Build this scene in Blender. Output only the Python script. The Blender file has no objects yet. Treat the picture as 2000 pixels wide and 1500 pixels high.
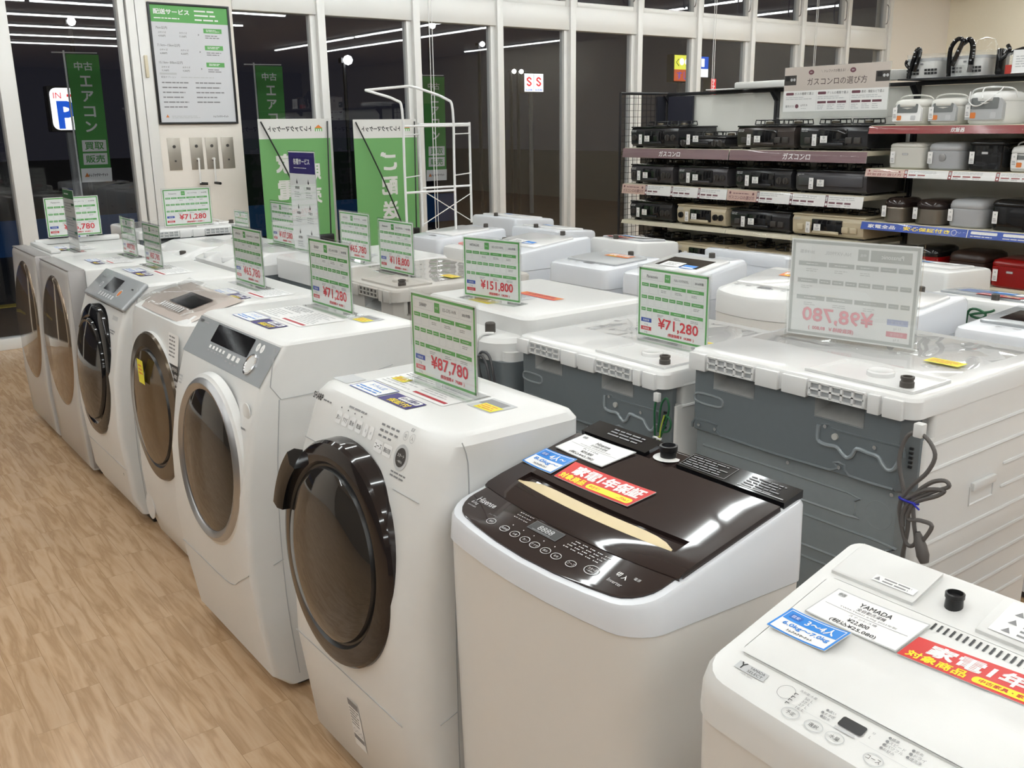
import bpy, bmesh, math, random
from mathutils import Matrix, Vector
random.seed(7)
SC = bpy.context.scene
COL = SC.collection
PI = math.pi
HC = 1.55

# ------------------------------------------------------------------ camera
def setup_camera():
    yaw, pit, roll = math.radians(37.01924), math.radians(15.283946), math.radians(-0.78211)
    f = Vector((math.sin(yaw)*math.cos(pit), math.cos(yaw)*math.cos(pit), -math.sin(pit)))
    r = Vector((math.cos(yaw), -math.sin(yaw), 0)); u = r.cross(f)
    r2 = r*math.cos(roll) + u*math.sin(roll); u2 = -r*math.sin(roll) + u*math.cos(roll)
    cd = bpy.data.cameras.new('camera'); cam = bpy.data.objects.new('camera', cd); COL.objects.link(cam)
    m = Matrix((r2, u2, -f)).transposed().to_4x4(); m.translation = Vector((0, 0, HC))
    cam.matrix_world = m
    cd.sensor_width = 36; cd.lens = 36*1852.33/2000; cd.clip_start = .02; cd.clip_end = 200
    SC.camera = cam
setup_camera()
w = bpy.data.worlds.new('night'); SC.world = w; w.use_nodes = True
w.node_tree.nodes['Background'].inputs[0].default_value = (.010, .010, .014, 1)
w.node_tree.nodes['Background'].inputs[1].default_value = 1.0
SC.cycles.transparent_max_bounces = 32
SC.view_settings.view_transform = 'Standard'; SC.view_settings.look = 'None'
SC.view_settings.exposure = 0.38; SC.view_settings.gamma = 1.0; SC.view_settings.use_curve_mapping = False
LAMP_STRENGTH = 21.0
LAMP_ROWS = [6.35-1.64*k for k in range(0, 8)]
LAMP_COLOR = (.93, .985, .985)

# ------------------------------------------------------------------ materials
MATS = {}
def pm(name, col, rough=.4, metal=0.0, coat=0.0, emit=None, es=1.0, noise=0.0, nscale=8, alpha=1.0, spec=.5, bump=0.0):
    if name in MATS: return MATS[name]
    m = bpy.data.materials.new(name); m.use_nodes = True
    nt = m.node_tree; b = nt.nodes['Principled BSDF']
    c = tuple(col)+(1,)
    b.inputs['Base Color'].default_value = c
    b.inputs['Roughness'].default_value = rough; b.inputs['Metallic'].default_value = metal
    b.inputs['Coat Weight'].default_value = coat; b.inputs['Coat Roughness'].default_value = .08
    b.inputs['Specular IOR Level'].default_value = spec
    if alpha < 1: b.inputs['Alpha'].default_value = alpha
    if emit: b.inputs['Emission Color'].default_value = tuple(emit)+(1,); b.inputs['Emission Strength'].default_value = es
    if noise > 0 or bump > 0:
        tc = nt.nodes.new('ShaderNodeTexCoord'); n = nt.nodes.new('ShaderNodeTexNoise')
        n.inputs['Scale'].default_value = nscale; n.inputs['Detail'].default_value = 3
        nt.links.new(tc.outputs['Object'], n.inputs['Vector'])
        if noise > 0:
            mx = nt.nodes.new('ShaderNodeMix'); mx.data_type = 'RGBA'
            mx.inputs['A'].default_value = tuple(max(0, x*(1-noise)) for x in col)+(1,)
            mx.inputs['B'].default_value = tuple(min(1, x*(1+noise)) for x in col)+(1,)
            nt.links.new(n.outputs['Fac'], mx.inputs['Factor']); nt.links.new(mx.outputs['Result'], b.inputs['Base Color'])
        if bump > 0:
            bp = nt.nodes.new('ShaderNodeBump'); bp.inputs['Strength'].default_value = bump; bp.inputs['Distance'].default_value = .002
            nt.links.new(n.outputs['Fac'], bp.inputs['Height']); nt.links.new(bp.outputs['Normal'], b.inputs['Normal'])
    MATS[name] = m; return m
def srgb(r, g, b):
    f = lambda c: (c/255/12.92) if c/255 <= .04045 else ((c/255+.055)/1.055)**2.4
    return (f(r), f(g), f(b))
def glassy(name, tint=(1, 1, 1), ior=1.5, rough=0.0, haze=0.0, hazecol=(.9, .9, .9)):
    """thin clear pane: transparent seen through, mirror-like by Fresnel, optional milky film"""
    if name in MATS: return MATS[name]
    m = bpy.data.materials.new(name); m.use_nodes = True; nt = m.node_tree
    nt.nodes.clear(); o = nt.nodes.new('ShaderNodeOutputMaterial')
    t = nt.nodes.new('ShaderNodeBsdfTransparent'); t.inputs[0].default_value = tuple(tint)+(1,)
    g = nt.nodes.new('ShaderNodeBsdfGlossy'); g.inputs['Roughness'].default_value = rough
    lw = nt.nodes.new('ShaderNodeLayerWeight'); lw.inputs['Blend'].default_value = .5
    pw = nt.nodes.new('ShaderNodeMath'); pw.operation = 'POWER'; pw.inputs[1].default_value = 5; nt.links.new(lw.outputs['Facing'], pw.inputs[0])
    f0 = ((ior-1)/(ior+1))**2
    fr = nt.nodes.new('ShaderNodeMath'); fr.operation = 'MULTIPLY_ADD'; fr.inputs[1].default_value = 1-f0; fr.inputs[2].default_value = f0; nt.links.new(pw.outputs[0], fr.inputs[0])
    mx = nt.nodes.new('ShaderNodeMixShader')
    nt.links.new(fr.outputs[0], mx.inputs[0]); nt.links.new(t.outputs[0], mx.inputs[1]); nt.links.new(g.outputs[0], mx.inputs[2])
    last = mx
    if haze > 0:
        d = nt.nodes.new('ShaderNodeBsdfDiffuse'); d.inputs[0].default_value = tuple(hazecol)+(1,)
        m2 = nt.nodes.new('ShaderNodeMixShader'); m2.inputs[0].default_value = haze
        nt.links.new(mx.outputs[0], m2.inputs[1]); nt.links.new(d.outputs[0], m2.inputs[2]); last = m2
    nt.links.new(last.outputs[0], o.inputs[0]); MATS[name] = m; return m

WHITE = pm('white_plastic', (.70, .70, .69), .28, noise=.015, nscale=30)
WHITEG = pm('white_gloss_plastic', (.74, .74, .735), .16, noise=.01, nscale=30)
WHITEB = pm('bluish_white_steel', (.66, .68, .72), .22, noise=.015, nscale=20)
WARMW = pm('warm_white_enamel', (.70, .685, .66), .3, noise=.015, nscale=20)
GREY1 = pm('light_grey_plastic', (.42, .43, .44), .35)
SILVER = pm('silver_panel', (.40, .42, .44), .22, .35)
SILVERD = pm('warm_silver_panel', (.36, .345, .34), .3, .3)
BEIGE = pm('champagne_panel', (.50, .43, .39), .22)
BEIGEW = pm('beige_grey_plastic', (.46, .435, .40), .35)
BLK = pm('black_plastic', (.012, .012, .013), .3)
BLKG = pm('black_gloss', (.008, .008, .009), .06)
BROWNG = pm('dark_brown_gloss', (.026, .017, .016), .045, coat=.0)
DARKG = pm('dark_grey_plastic', (.05, .045, .042), .45)
CHROME = pm('chrome', (.65, .66, .68), .14, 1.0)
CHROMED = pm('satin_metal', (.42, .42, .43), .32, .9)
GALV = pm('zinc_grey_steel', srgb(126, 132, 135), .40, .0, noise=.06, nscale=60)
GALVD = pm('slate_grey_steel', srgb(102, 109, 113), .36, .0, noise=.04, nscale=60)
DOORG = pm('smoked_door_glass', (.020, .017, .015), .04, spec=.75)
DOORB = pm('bronze_mirror_glass', (.30, .235, .175), .05, .75)
DOORG2 = pm('brown_door_glass', (.10, .065, .03), .08, .4)
INNER = pm('door_inner_grey', (.10, .10, .105), .25, .4)
PAPER = pm('paper', (.78, .78, .77), .6)
PGREEN = pm('print_green', srgb(96, 168, 92), .5)
PGREEND = pm('print_dark_green', srgb(70, 130, 84), .5)
PRED = pm('print_red', srgb(205, 52, 62), .5)
PREDD = pm('print_dark_red', srgb(176, 44, 58), .5)
PBLUE = pm('print_blue', srgb(46, 78, 170), .5)
PSKY = pm('print_sky_blue', srgb(28, 128, 215), .4)
PNAVY = pm('print_navy', srgb(44, 30, 112), .5)
PYEL = pm('print_yellow', srgb(250, 225, 40), .4)
PYELS = pm('sticky_yellow', srgb(225, 215, 60), .6)
PORA = pm('print_orange', srgb(214, 120, 50), .5)
PBLK = pm('print_black', (.02, .02, .022), .5)
PGRY = pm('print_grey', (.22, .22, .23), .5)
PLGRY = pm('print_light_grey', (.50, .51, .52), .5)
PWHT = pm('print_white', (.82, .82, .82), .45)
PREDW = pm('warranty_red', srgb(205, 38, 34), .3)
GOLD = pm('champagne_gold_trim', srgb(206, 188, 150), .35, .35)
CORD = pm('grey_cable_rubber', srgb(92, 88, 86), .5)
ACRY = glassy('clear_acrylic', (.985, .99, .988), 1.42)
ACRYW = glassy('hazy_acrylic', (.96, .97, .965), 1.45, .05, .12)
FILM = glassy('clear_wrap_film', (.995, .995, .995), 1.4, .03, .0)
WGLASS = glassy('window_glass', (.86, .88, .90), 1.9)
ALUM = pm('painted_aluminium', (.76, .755, .735), .35, .1)
SHELFI = pm('ivory_shelf_steel', srgb(205, 198, 178), .4)
SHELFB = pm('black_shelf_steel', (.015, .015, .018), .4)

# ------------------------------------------------------------------ object helpers
def tagd(o, label=None, cat=None, group=None, kind=None):
    if label: o['label'] = label
    if cat: o['category'] = cat
    if group: o['group'] = group
    if kind: o['kind'] = kind
    return o
def thing(name, label, cat, loc=(0, 0, 0), rotz=0, group=None):
    o = bpy.data.objects.new(name, None); COL.objects.link(o); o.empty_display_size = .05
    o.location = loc; o.rotation_euler = (0, 0, rotz)
    return tagd(o, label, cat, group)
def finish(me, angle=38):
    me.polygons.foreach_set('use_smooth', [True]*len(me.polygons))
    me.set_sharp_from_angle(angle=math.radians(angle)); me.update()
def part(name, bm, mats, parent=None, label=None, angle=38, recalc=True):
    if recalc: bmesh.ops.recalc_face_normals(bm, faces=bm.faces[:])
    me = bpy.data.meshes.new(name); bm.to_mesh(me); bm.free()
    if not isinstance(mats, (list, tuple)): mats = [mats]
    for m in mats: me.materials.append(m)
    finish(me, angle)
    o = bpy.data.objects.new(name, me); COL.objects.link(o)
    if parent is not None: o.parent = parent
    if label: o['label'] = label
    return o
def solo(name, bm, mats, label, cat, group=None, kind=None, loc=None, rotz=0):
    o = part(name, bm, mats)
    if loc: o.location = loc
    o.rotation_euler = (0, 0, rotz)
    return tagd(o, label, cat, group, kind)
def struct(name, bm, mats, parent=None):
    o = part(name, bm, mats, parent)
    if parent is None: o['kind'] = 'structure'
    return o
def copy_tree(src, loc=None, rotz=None, label=None, group=None):
    r = src.copy(); COL.objects.link(r)
    if loc is not None: r.location = loc
    if rotz is not None: r.rotation_euler = (0, 0, rotz)
    if label: r['label'] = label
    if group: r['group'] = group
    for ch in list(src.children):
        c = ch.copy(); COL.objects.link(c); c.parent = r
        for g in list(ch.children):
            d = g.copy(); COL.objects.link(d); d.parent = c
    return r
NB = bmesh.new
def box(bm, x0, x1, y0, y1, z0, z1, mi=0, bev=0.0, seg=2):
    vs = [bm.verts.new((x, y, z)) for x in (x0, x1) for y in (y0, y1) for z in (z0, z1)]
    F = [(0, 1, 3, 2), (4, 6, 7, 5), (0, 4, 5, 1), (2, 3, 7, 6), (0, 2, 6, 4), (1, 5, 7, 3)]
    fs = [bm.faces.new([vs[i] for i in f]) for f in F]
    for f in fs: f.material_index = mi
    if bev > 0:
        bev = min(bev, .49*min(abs(x1-x0), abs(y1-y0), abs(z1-z0)))
        es = list({e for f in fs for e in f.edges})
        bmesh.ops.bevel(bm, geom=es, offset=bev, segments=seg, profile=.5, affect='EDGES')
    return vs
def obox(bm, M, sx, sy, sz, mi=0, bev=0.0, seg=2):
    n0 = len(bm.verts); old = set(bm.verts)
    box(bm, -sx/2, sx/2, -sy/2, sy/2, -sz/2, sz/2, mi, bev, seg)
    new = [v for v in bm.verts if v not in old]
    bmesh.ops.transform(bm, matrix=M, verts=new)
def ring_rr(x0, x1, hw, rf, rb, z0, z1=None, n=5, bow=0.0, yc=0.0):
    """rounded rectangle; z goes from z0 at the front x0 to z1 at the back x1; bow pushes the front edge out"""
    if z1 is None: z1 = z0
    pts = []
    for (cx, cy, r, a0) in ((x1-rb, hw-rb, rb, 0), (x0+rf, hw-rf, rf, 90), (x0+rf, -hw+rf, rf, 180), (x1-rb, -hw+rb, rb, 270)):
        for k in range(n+1):
            a = math.radians(a0+90*k/n)
            pts.append([cx+r*math.cos(a), cy+r*math.sin(a)])
        if a0 == 90:
            for t in (.12, .3, .5, .7, .88):
                pts.append([x0, (hw-rf)*(1-2*t)])
    out = []
    for x, y in pts:
        if bow: x = x - bow*(1-(y/hw)**2)*max(0, 1-(x-x0)/(.5*(x1-x0)))
        t = (x-x0)/(x1-x0)
        out.append(Vector((x, y+yc, z0+(z1-z0)*t)))
    return out
def loft(bm, rings, mi=0, cap0=True, cap1=True, mis=None):
    vr = [[bm.verts.new(p) for p in r] for r in rings]
    n = len(rings[0])
    for i in range(len(rings)-1):
        for k in range(n):
            f = bm.faces.new((vr[i][k], vr[i][(k+1) % n], vr[i+1][(k+1) % n], vr[i+1][k]))
            f.material_index = mis[i] if mis else mi
    if cap0: bm.faces.new(list(reversed(vr[0]))).material_index = mi
    if cap1: bm.faces.new(vr[-1]).material_index = mis[-1] if mis else mi
    return vr
def lathe(bm, prof, M=Matrix.Identity(4), n=48, mi=0, mis=None, cap_end=True):
    """prof: list of (r, h) along local z; M places it"""
    rings = []
    for r, hgt in prof:
        rings.append([bm.verts.new(M @ Vector((r*math.cos(2*PI*k/n), r*math.sin(2*PI*k/n), hgt))) for k in range(n)])
    for i in range(len(prof)-1):
        for k in range(n):
            f = bm.faces.new((rings[i][k], rings[i][(k+1) % n], rings[i+1][(k+1) % n], rings[i+1][k]))
            f.material_index = mis[i] if mis else mi
    if cap_end:
        f = bm.faces.new(rings[-1]); f.material_index = mis[-1] if mis else mi
    return rings
def cyl(bm, p0, p1, r, n=12, mi=0, r2=None):
    p0, p1 = Vector(p0), Vector(p1); d = p1-p0; L = d.length
    q = Vector((0, 0, 1)).rotation_difference(d.normalized()).to_matrix().to_4x4(); q.translation = p0
    r2 = r if r2 is None else r2
    lathe(bm, [(1e-4, 0), (r, 0), (r2, L), (1e-4, L)], q, n, mi, cap_end=False)
def tube(bm, pts, r, n=8, mi=0, smooth=3, closed=False):
    P = [Vector(p) for p in pts]
    if smooth > 1:
        Q = []
        m = len(P)
        for i in range(m-(0 if closed else 1)):
            p0 = P[(i-1) % m] if (closed or i > 0) else P[i]; p1 = P[i]; p2 = P[(i+1) % m]
            p3 = P[(i+2) % m] if (closed or i+2 < m) else p2
            for s in range(smooth):
                t = s/smooth
                Q.append(.5*((2*p1)+(-p0+p2)*t+(2*p0-5*p1+4*p2-p3)*t*t+(-p0+3*p1-3*p2+p3)*t**3))
        if not closed: Q.append(P[-1])
        P = Q
    rings = []; up = None
    for i, p in enumerate(P):
        a = P[i-1] if (i > 0 or closed) else p; b = P[(i+1) % len(P)] if (i < len(P)-1 or closed) else p
        t = (b-a).normalized() if (b-a).length > 1e-9 else Vector((0, 0, 1))
        if up is None: up = t.orthogonal().normalized()
        up = (up-t*up.dot(t)); up = up.normalized() if up.length > 1e-6 else t.orthogonal().normalized()
        s = t.cross(up)
        rings.append([bm.verts.new(p+(up*math.cos(2*PI*k/n)+s*math.sin(2*PI*k/n))*r) for k in range(n)])
    N = len(rings)
    for i in range(N if closed else N-1):
        for k in range(n):
            bm.faces.new((rings[i][k], rings[i][(k+1) % n], rings[(i+1) % N][(k+1) % n], rings[(i+1) % N][k])).material_index = mi
    if not closed:
        bm.faces.new(list(reversed(rings[0]))).material_index = mi; bm.faces.new(rings[-1]).material_index = mi
def quad(bm, pts, mi=0):
    f = bm.faces.new([bm.verts.new(p) for p in pts]); f.material_index = mi; return f
def prism_y(bm, prof, y0, y1, mi=0, bev=0):
    """profile [(x,z)] extruded along y"""
    a = [bm.verts.new((x, y0, z)) for x, z in prof]; b = [bm.verts.new((x, y1, z)) for x, z in prof]
    n = len(prof); fs = []
    for k in range(n): fs.append(bm.faces.new((a[k], a[(k+1) % n], b[(k+1) % n], b[k])))
    fs.append(bm.faces.new(list(reversed(a)))); fs.append(bm.faces.new(b))
    for f in fs: f.material_index = mi
    if bev: bmesh.ops.bevel(bm, geom=list({e for f in fs for e in f.edges}), offset=bev, segments=2, profile=.5, affect='EDGES')

# ------------------------------------------------------------------ printed graphics
TXT = {}
def text_geo(s, bold):
    k = (s, bold)
    if k in TXT: return TXT[k]
    c = bpy.data.curves.new('t', 'FONT'); c.body = s; c.resolution_u = 2
    o = bpy.data.objects.new('t', c); me = bpy.data.meshes.new_from_object(o)
    vs = [v.co.copy() for v in me.vertices]; fs = [tuple(p.vertices) for p in me.polygons]
    bpy.data.objects.remove(o); bpy.data.curves.remove(c); bpy.data.meshes.remove(me)
    if not vs: TXT[k] = ([], [], 0, 0, 0, 1); return TXT[k]
    x0 = min(v.x for v in vs); x1 = max(v.x for v in vs); y0 = min(v.y for v in vs); y1 = max(v.y for v in vs)
    TXT[k] = (vs, fs, x0, x1, y0, y1); return TXT[k]
class Print:
    """a sheet of printed shapes; u right, v up, several inks, one mesh"""
    def __init__(s): s.v = []; s.f = []; s.m = []; s.mats = []
    def mi(s, mat):
        if mat not in s.mats: s.mats.append(mat)
        return s.mats.index(mat)
    def poly(s, pts, mat, layer=1):
        b = len(s.v); s.v += [(x, y, layer) for x, y in pts]; s.f.append(tuple(range(b, b+len(pts)))); s.m.append(s.mi(mat)); return s
    def rect(s, x0, y0, x1, y1, mat, layer=1, sub=1):
        for i in range(sub):
            ya = y0+(y1-y0)*i/sub; yb = y0+(y1-y0)*(i+1)/sub
            s.poly([(x0, ya), (x1, ya), (x1, yb), (x0, yb)], mat, layer)
        return s
    def frame(s, x0, y0, x1, y1, t, mat, layer=1):
        s.rect(x0, y0, x1, y0+t, mat, layer); s.rect(x0, y1-t, x1, y1, mat, layer)
        s.rect(x0, y0+t, x0+t, y1-t, mat, layer); s.rect(x1-t, y0+t, x1, y1-t, mat, layer); return s
    def disc(s, cx, cy, r, mat, layer=1, n=20, ry=None):
        ry = ry or r
        return s.poly([(cx+r*math.cos(2*PI*k/n), cy+ry*math.sin(2*PI*k/n)) for k in range(n)], mat, layer)
    def ring(s, cx, cy, r, t, mat, layer=1, n=20, ry=None):
        ry = ry or r
        for k in range(n):
            a, b = 2*PI*k/n, 2*PI*(k+1)/n
            s.poly([(cx+r*math.cos(a), cy+ry*math.sin(a)), (cx+r*math.cos(b), cy+ry*math.sin(b)),
                    (cx+(r-t)*math.cos(b), cy+(ry-t)*math.sin(b)), (cx+(r-t)*math.cos(a), cy+(ry-t)*math.sin(a))], mat, layer)
        return s
    def rrect(s, x0, y0, x1, y1, r, mat, layer=1, n=4):
        pts = []
        for cx, cy, a0 in ((x1-r, y1-r, 0), (x0+r, y1-r, 90), (x0+r, y0+r, 180), (x1-r, y0+r, 270)):
            for k in range(n+1):
                a = math.radians(a0+90*k/n); pts.append((cx+r*math.cos(a), cy+r*math.sin(a)))
        return s.poly(pts, mat, layer)
    def text(s, txt, x, y, h, mat, layer=2, align='c', width=None, bold=.0, mirror=False, squeeze=None):
        """y = vertical middle, h = glyph height; width = exact width if given"""
        vs, fs, x0, x1, y0, y1 = text_geo(txt, 0)
        if not vs: return s
        sy = h/(y1-y0); sx = sy if width is None else width/(x1-x0)
        if squeeze and (x1-x0)*sx > squeeze: sx = squeeze/(x1-x0)
        W = (x1-x0)*sx
        ox = x-(W/2 if align == 'c' else (0 if align == 'l' else W))
        mi = s.mi(mat); d = max(0, bold)*h
        for ci, (dx, dy) in enumerate(((-d, -d), (d, -d), (-d, d), (d, d)) if d > 0 else ((0, 0),)):
            b = len(s.v)
            for v in vs:
                px = (v.x-x0)*sx
                if mirror: px = W-px
                s.v.append((ox+px+dx, y-h/2+(v.y-y0)*sy+dy, layer+.2*ci))
            for f in fs:
                ff = tuple(b+i for i in f)
                if mirror: ff = tuple(reversed(ff))
                s.f.append(ff); s.m.append(mi)
        return s
    def vtext(s, txt, x, y, h, pitch, mat, layer=2, bold=.0, mirror=False, width=None):
        for i, ch in enumerate(txt): s.text(ch, x, y-i*pitch, h, mat, layer, bold=bold, mirror=mirror, width=width)
        return s
    def lines(s, x0, y0, x1, y1, n, mat, layer=2, fill=.42, ragged=.35):
        """small print too fine to read: rows of short dashes"""
        rnd = random.Random(int((x0*7+y0*13+x1*3)*1e5) & 0xffff)
        dy = (y1-y0)/n
        for i in range(n):
            y = y1-(i+.5)*dy; x = x0; end = x1-(x1-x0)*ragged*rnd.random()
            while x < end:
                L = min(dy*(1.2+2.5*rnd.random()), end-x)
                s.rect(x, y-dy*fill/2, x+L, y+dy*fill/2, mat, layer); x += L+dy*.35
        return s
    def build(s, name, F, parent=None, label=None, eps=.0003):
        """F(u, v, w) -> point"""
        me = bpy.data.meshes.new(name)
        me.from_pydata([tuple(F(x, y, l*eps)) for x, y, l in s.v], [], s.f)
        for m in s.mats: me.materials.append(m)
        me.polygons.foreach_set('material_index', s.m); me.update()
        o = bpy.data.objects.new(name, me); COL.objects.link(o)
        if parent is not None: o.parent = parent
        if label: o['label'] = label
        return o
def plane_map(o, U, V):
    o, U, V = Vector(o), Vector(U).normalized(), Vector(V).normalized(); N = U.cross(V).normalized()
    return lambda u, v, w: o+U*u+V*v+N*w

# ------------------------------------------------------------------ room shell
XL, XR, YB, YW, ZC = -5.0, 13.7, -13.5, 7.7, 3.2
def wood_material():
    m = bpy.data.materials.new('oak_vinyl_planks'); m.use_nodes = True; nt = m.node_tree; N = nt.nodes.new; L = nt.links.new
    b = nt.nodes['Principled BSDF']; tc = N('ShaderNodeTexCoord')
    mp = N('ShaderNodeMapping'); mp.inputs['Rotation'].default_value = (0, 0, PI/2); L(tc.outputs['Object'], mp.inputs['Vector'])
    br = N('ShaderNodeTexBrick'); br.offset = .37; br.inputs['Scale'].default_value = 1.0
    br.inputs['Brick Width'].default_value = .42; br.inputs['Row Height'].default_value = .10
    br.inputs['Mortar Size'].default_value = .0009; br.inputs['Mortar Smooth'].default_value = .3
    br.inputs['Color1'].default_value = (.0, .0, .0, 1); br.inputs['Color2'].default_value = (1, 1, 1, 1); br.inputs['Mortar'].default_value = (.3, .3, .3, 1)
    L(mp.outputs[0], br.inputs['Vector'])
    mp2 = N('ShaderNodeMapping'); mp2.inputs['Scale'].default_value = (22, 2.2, 1); L(tc.outputs['Object'], mp2.inputs['Vector'])
    add = N('ShaderNodeVectorMath'); add.operation = 'ADD'; L(mp2.outputs[0], add.inputs[0])
    sc = N('ShaderNodeVectorMath'); sc.operation = 'SCALE'; sc.inputs['Scale'].default_value = 9.0
    L(br.outputs['Color'], sc.inputs[0]); L(sc.outputs[0], add.inputs[1])
    n1 = N('ShaderNodeTexNoise'); n1.inputs['Scale'].default_value = 1.6; n1.inputs['Detail'].default_value = 4; n1.inputs['Distortion'].default_value = .5; L(add.outputs[0], n1.inputs['Vector'])
    wv = N('ShaderNodeMath'); wv.operation = 'MULTIPLY'; wv.inputs[1].default_value = 5.0; L(n1.outputs['Fac'], wv.inputs[0])
    sn = N('ShaderNodeMath'); sn.operation = 'PINGPONG'; sn.inputs[1].default_value = 1.0; L(wv.outputs[0], sn.inputs[0])
    rp = N('ShaderNodeValToRGB'); L(sn.outputs[0], rp.inputs[0])
    e = rp.color_ramp.elements; e[0].position = 0; e[0].color = srgb(174, 141, 107)+(1,); e[1].position = .55; e[1].color = srgb(192, 160, 126)+(1,)
    e2 = rp.color_ramp.elements.new(1.0); e2.color = srgb(198, 168, 136)+(1,)
    hs = N('ShaderNodeMix'); hs.data_type = 'RGBA'; hs.blend_type = 'MULTIPLY'; hs.inputs['Factor'].default_value = 1.0
    rp2 = N('ShaderNodeValToRGB'); rp2.color_ramp.elements[0].color = (.92, .91, .90, 1); rp2.color_ramp.elements[1].color = (1.0, 1.0, 1.0, 1)
    L(br.outputs['Color'], rp2.inputs[0]); L(rp.outputs[0], hs.inputs['A']); L(rp2.outputs[0], hs.inputs['B'])
    dk = N('ShaderNodeMix'); dk.data_type = 'RGBA'; dk.inputs['B'].default_value = srgb(130, 100, 70)+(1,)
    mul = N('ShaderNodeMath'); mul.operation = 'MULTIPLY'; mul.inputs[1].default_value = .45; L(br.outputs['Fac'], mul.inputs[0]); L(mul.outputs[0], dk.inputs['Factor'])
    L(hs.outputs['Result'], dk.inputs['A']); L(dk.outputs['Result'], b.inputs['Base Color'])
    b.inputs['Roughness'].default_value = .24
    bp = N('ShaderNodeBump'); bp.inputs['Strength'].default_value = .12; bp.inputs['Distance'].default_value = .001
    n3 = N('ShaderNodeTexNoise'); n3.inputs['Scale'].default_value = 90; n3.inputs['Detail'].default_value = 2; L(tc.outputs['Object'], n3.inputs['Vector'])
    L(n3.outputs['Fac'], bp.inputs['Height']); L(bp.outputs['Normal'], b.inputs['Normal'])
    return m
bm = NB(); box(bm, XL, XR, YB, YW+.1, -.05, 0); struct('floor', bm, wood_material())
CEIL = pm('ceiling_board', (.74, .735, .72), .85, noise=.03, nscale=3)
WALLP = pm('cream_wallpaper', srgb(238, 231, 212), .75, noise=.02, nscale=40)
WALLD = pm('grey_wall_finish', srgb(110, 108, 104), .8, noise=.03, nscale=4)
bm = NB(); box(bm, XL, XR, YB, YW+.15, ZC, ZC+.05); struct('ceiling', bm, CEIL)
bm = NB(); box(bm, XR, XR+.1, YB, YW+.2, 0, ZC); struct('wall_right', bm, WALLP)
bm = NB(); box(bm, XL-.1, XL, YB, YW+.2, 0, ZC); struct('wall_left', bm, WALLD)
bm = NB(); box(bm, XL-.1, XR+.1, YB-.1, YB, 0, ZC); struct('wall_rear', bm, WALLD)
# window wall: solid pieces
bm = NB()
box(bm, 2.40, 3.08, YW-.02, YW+.22, 0, ZC, bev=.004)                   # pier with the poster
box(bm, 12.20, XR, YW, YW+.2, 0, ZC)                                   # blank end
box(bm, XL, -1.6, YW, YW+.2, 0, ZC)
struct('wall_window_side', bm, pm('white_wall_paint', srgb(234, 228, 220), .7, noise=.015, nscale=30))
# window frames: mullions
MX = [3.835, 4.765, 5.69, 6.60, 7.535, 8.46, 9.38, 10.32, 11.25, 12.18]
prev = 3.08
ZT0, ZT1 = 2.455, 2.675
for i, x in enumerate(MX):
    t = thing('window_%d' % (i+2), None, None); t['kind'] = 'structure'
    bm = NB()
    box(bm, x-.035, x+.035, YW-.05, YW+.10, 0, ZC, bev=.003)
    box(bm, x-.085, x-.035, YW-.005, YW+.07, .06, ZT0, bev=.003)       # inner sash stile (aluminium shadow side)
    box(bm, prev+.035 if i else prev, x-.035, YW-.03, YW+.09, ZT0, ZT1, bev=.003)
    box(bm, prev+.035 if i else prev, x-.035, YW-.03, YW+.09, 0, .06, bev=.003)
    # upper vent sash
    a, b2 = (prev+.035 if i else prev), x-.035
    if b2-a > .3:
        box(bm, a, a+.045, YW-.02, YW+.06, ZT1, ZC, bev=.003); box(bm, b2-.045, b2, YW-.02, YW+.06, ZT1, ZC, bev=.003)
        box(bm, a+.045, b2-.045, YW-.02, YW+.06, ZT1, ZT1+.05, bev=.003)
    part('window_frame', bm, ALUM, t)
    bm = NB(); quad(bm, [(a, YW+.03, .06), (b2, YW+.03, .06), (b2, YW+.03, ZT0), (a, YW+.03, ZT0)])
    quad(bm, [(a, YW+.03, ZT1+.05), (b2, YW+.03, ZT1+.05), (b2, YW+.03, ZC), (a, YW+.03, ZC)])
    part('window_pane', bm, WGLASS, t)
    bm = NB(); tube(bm, [(x-.10, YW-.035, ZT1+.10), (x-.10, YW-.06, ZT1+.13), (x-.10, YW-.06, ZT1+.30), (x-.10, YW-.035, ZT1+.34)], .007, 6)
    part('vent_catch', bm, CHROMED, t)
    prev = x
# entrance glazing on the left of the pier
t = thing('door_1', None, None); t['kind'] = 'structure'
bm = NB()
box(bm, 1.345, 1.455, YW-.05, YW+.1, 0, ZC, bev=.004)
box(bm, 2.205, 2.25, YW-.03, YW+.08, 0, ZC, bev=.003); box(bm, 2.262, 2.32, YW-.05, YW+.1, 0, ZC, bev=.003); box(bm, 2.33, 2.41, YW-.035, YW+.12, 0, ZC, bev=.003)
box(bm, 1.455, 2.205, YW-.03, YW+.08, 2.64, 2.72, bev=.003); box(bm, 1.455, 2.205, YW-.03, YW+.08, 0, .08, bev=.003)
part('door_frame', bm, ALUM, t)
bm = NB(); quad(bm, [(1.455, YW+.03, .08), (2.205, YW+.03, .08), (2.205, YW+.03, 2.64), (1.455, YW+.03, 2.64)])
quad(bm, [(1.455, YW+.03, 2.72), (2.205, YW+.03, 2.72), (2.205, YW+.03, ZC), (1.455, YW+.03, ZC)])
part('door_pane', bm, WGLASS, t)
t = thing('window_1', None, None); t['kind'] = 'structure'
bm = NB(); box(bm, -1.6, 1.345, YW-.03, YW+.08, 0, .08, bev=.003); box(bm, -1.6, -1.5, YW-.03, YW+.08, .08, ZC, bev=.003); box(bm, -.1, 0, YW-.03, YW+.08, .08, ZC, bev=.003)
part('window_frame', bm, ALUM, t)
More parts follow.
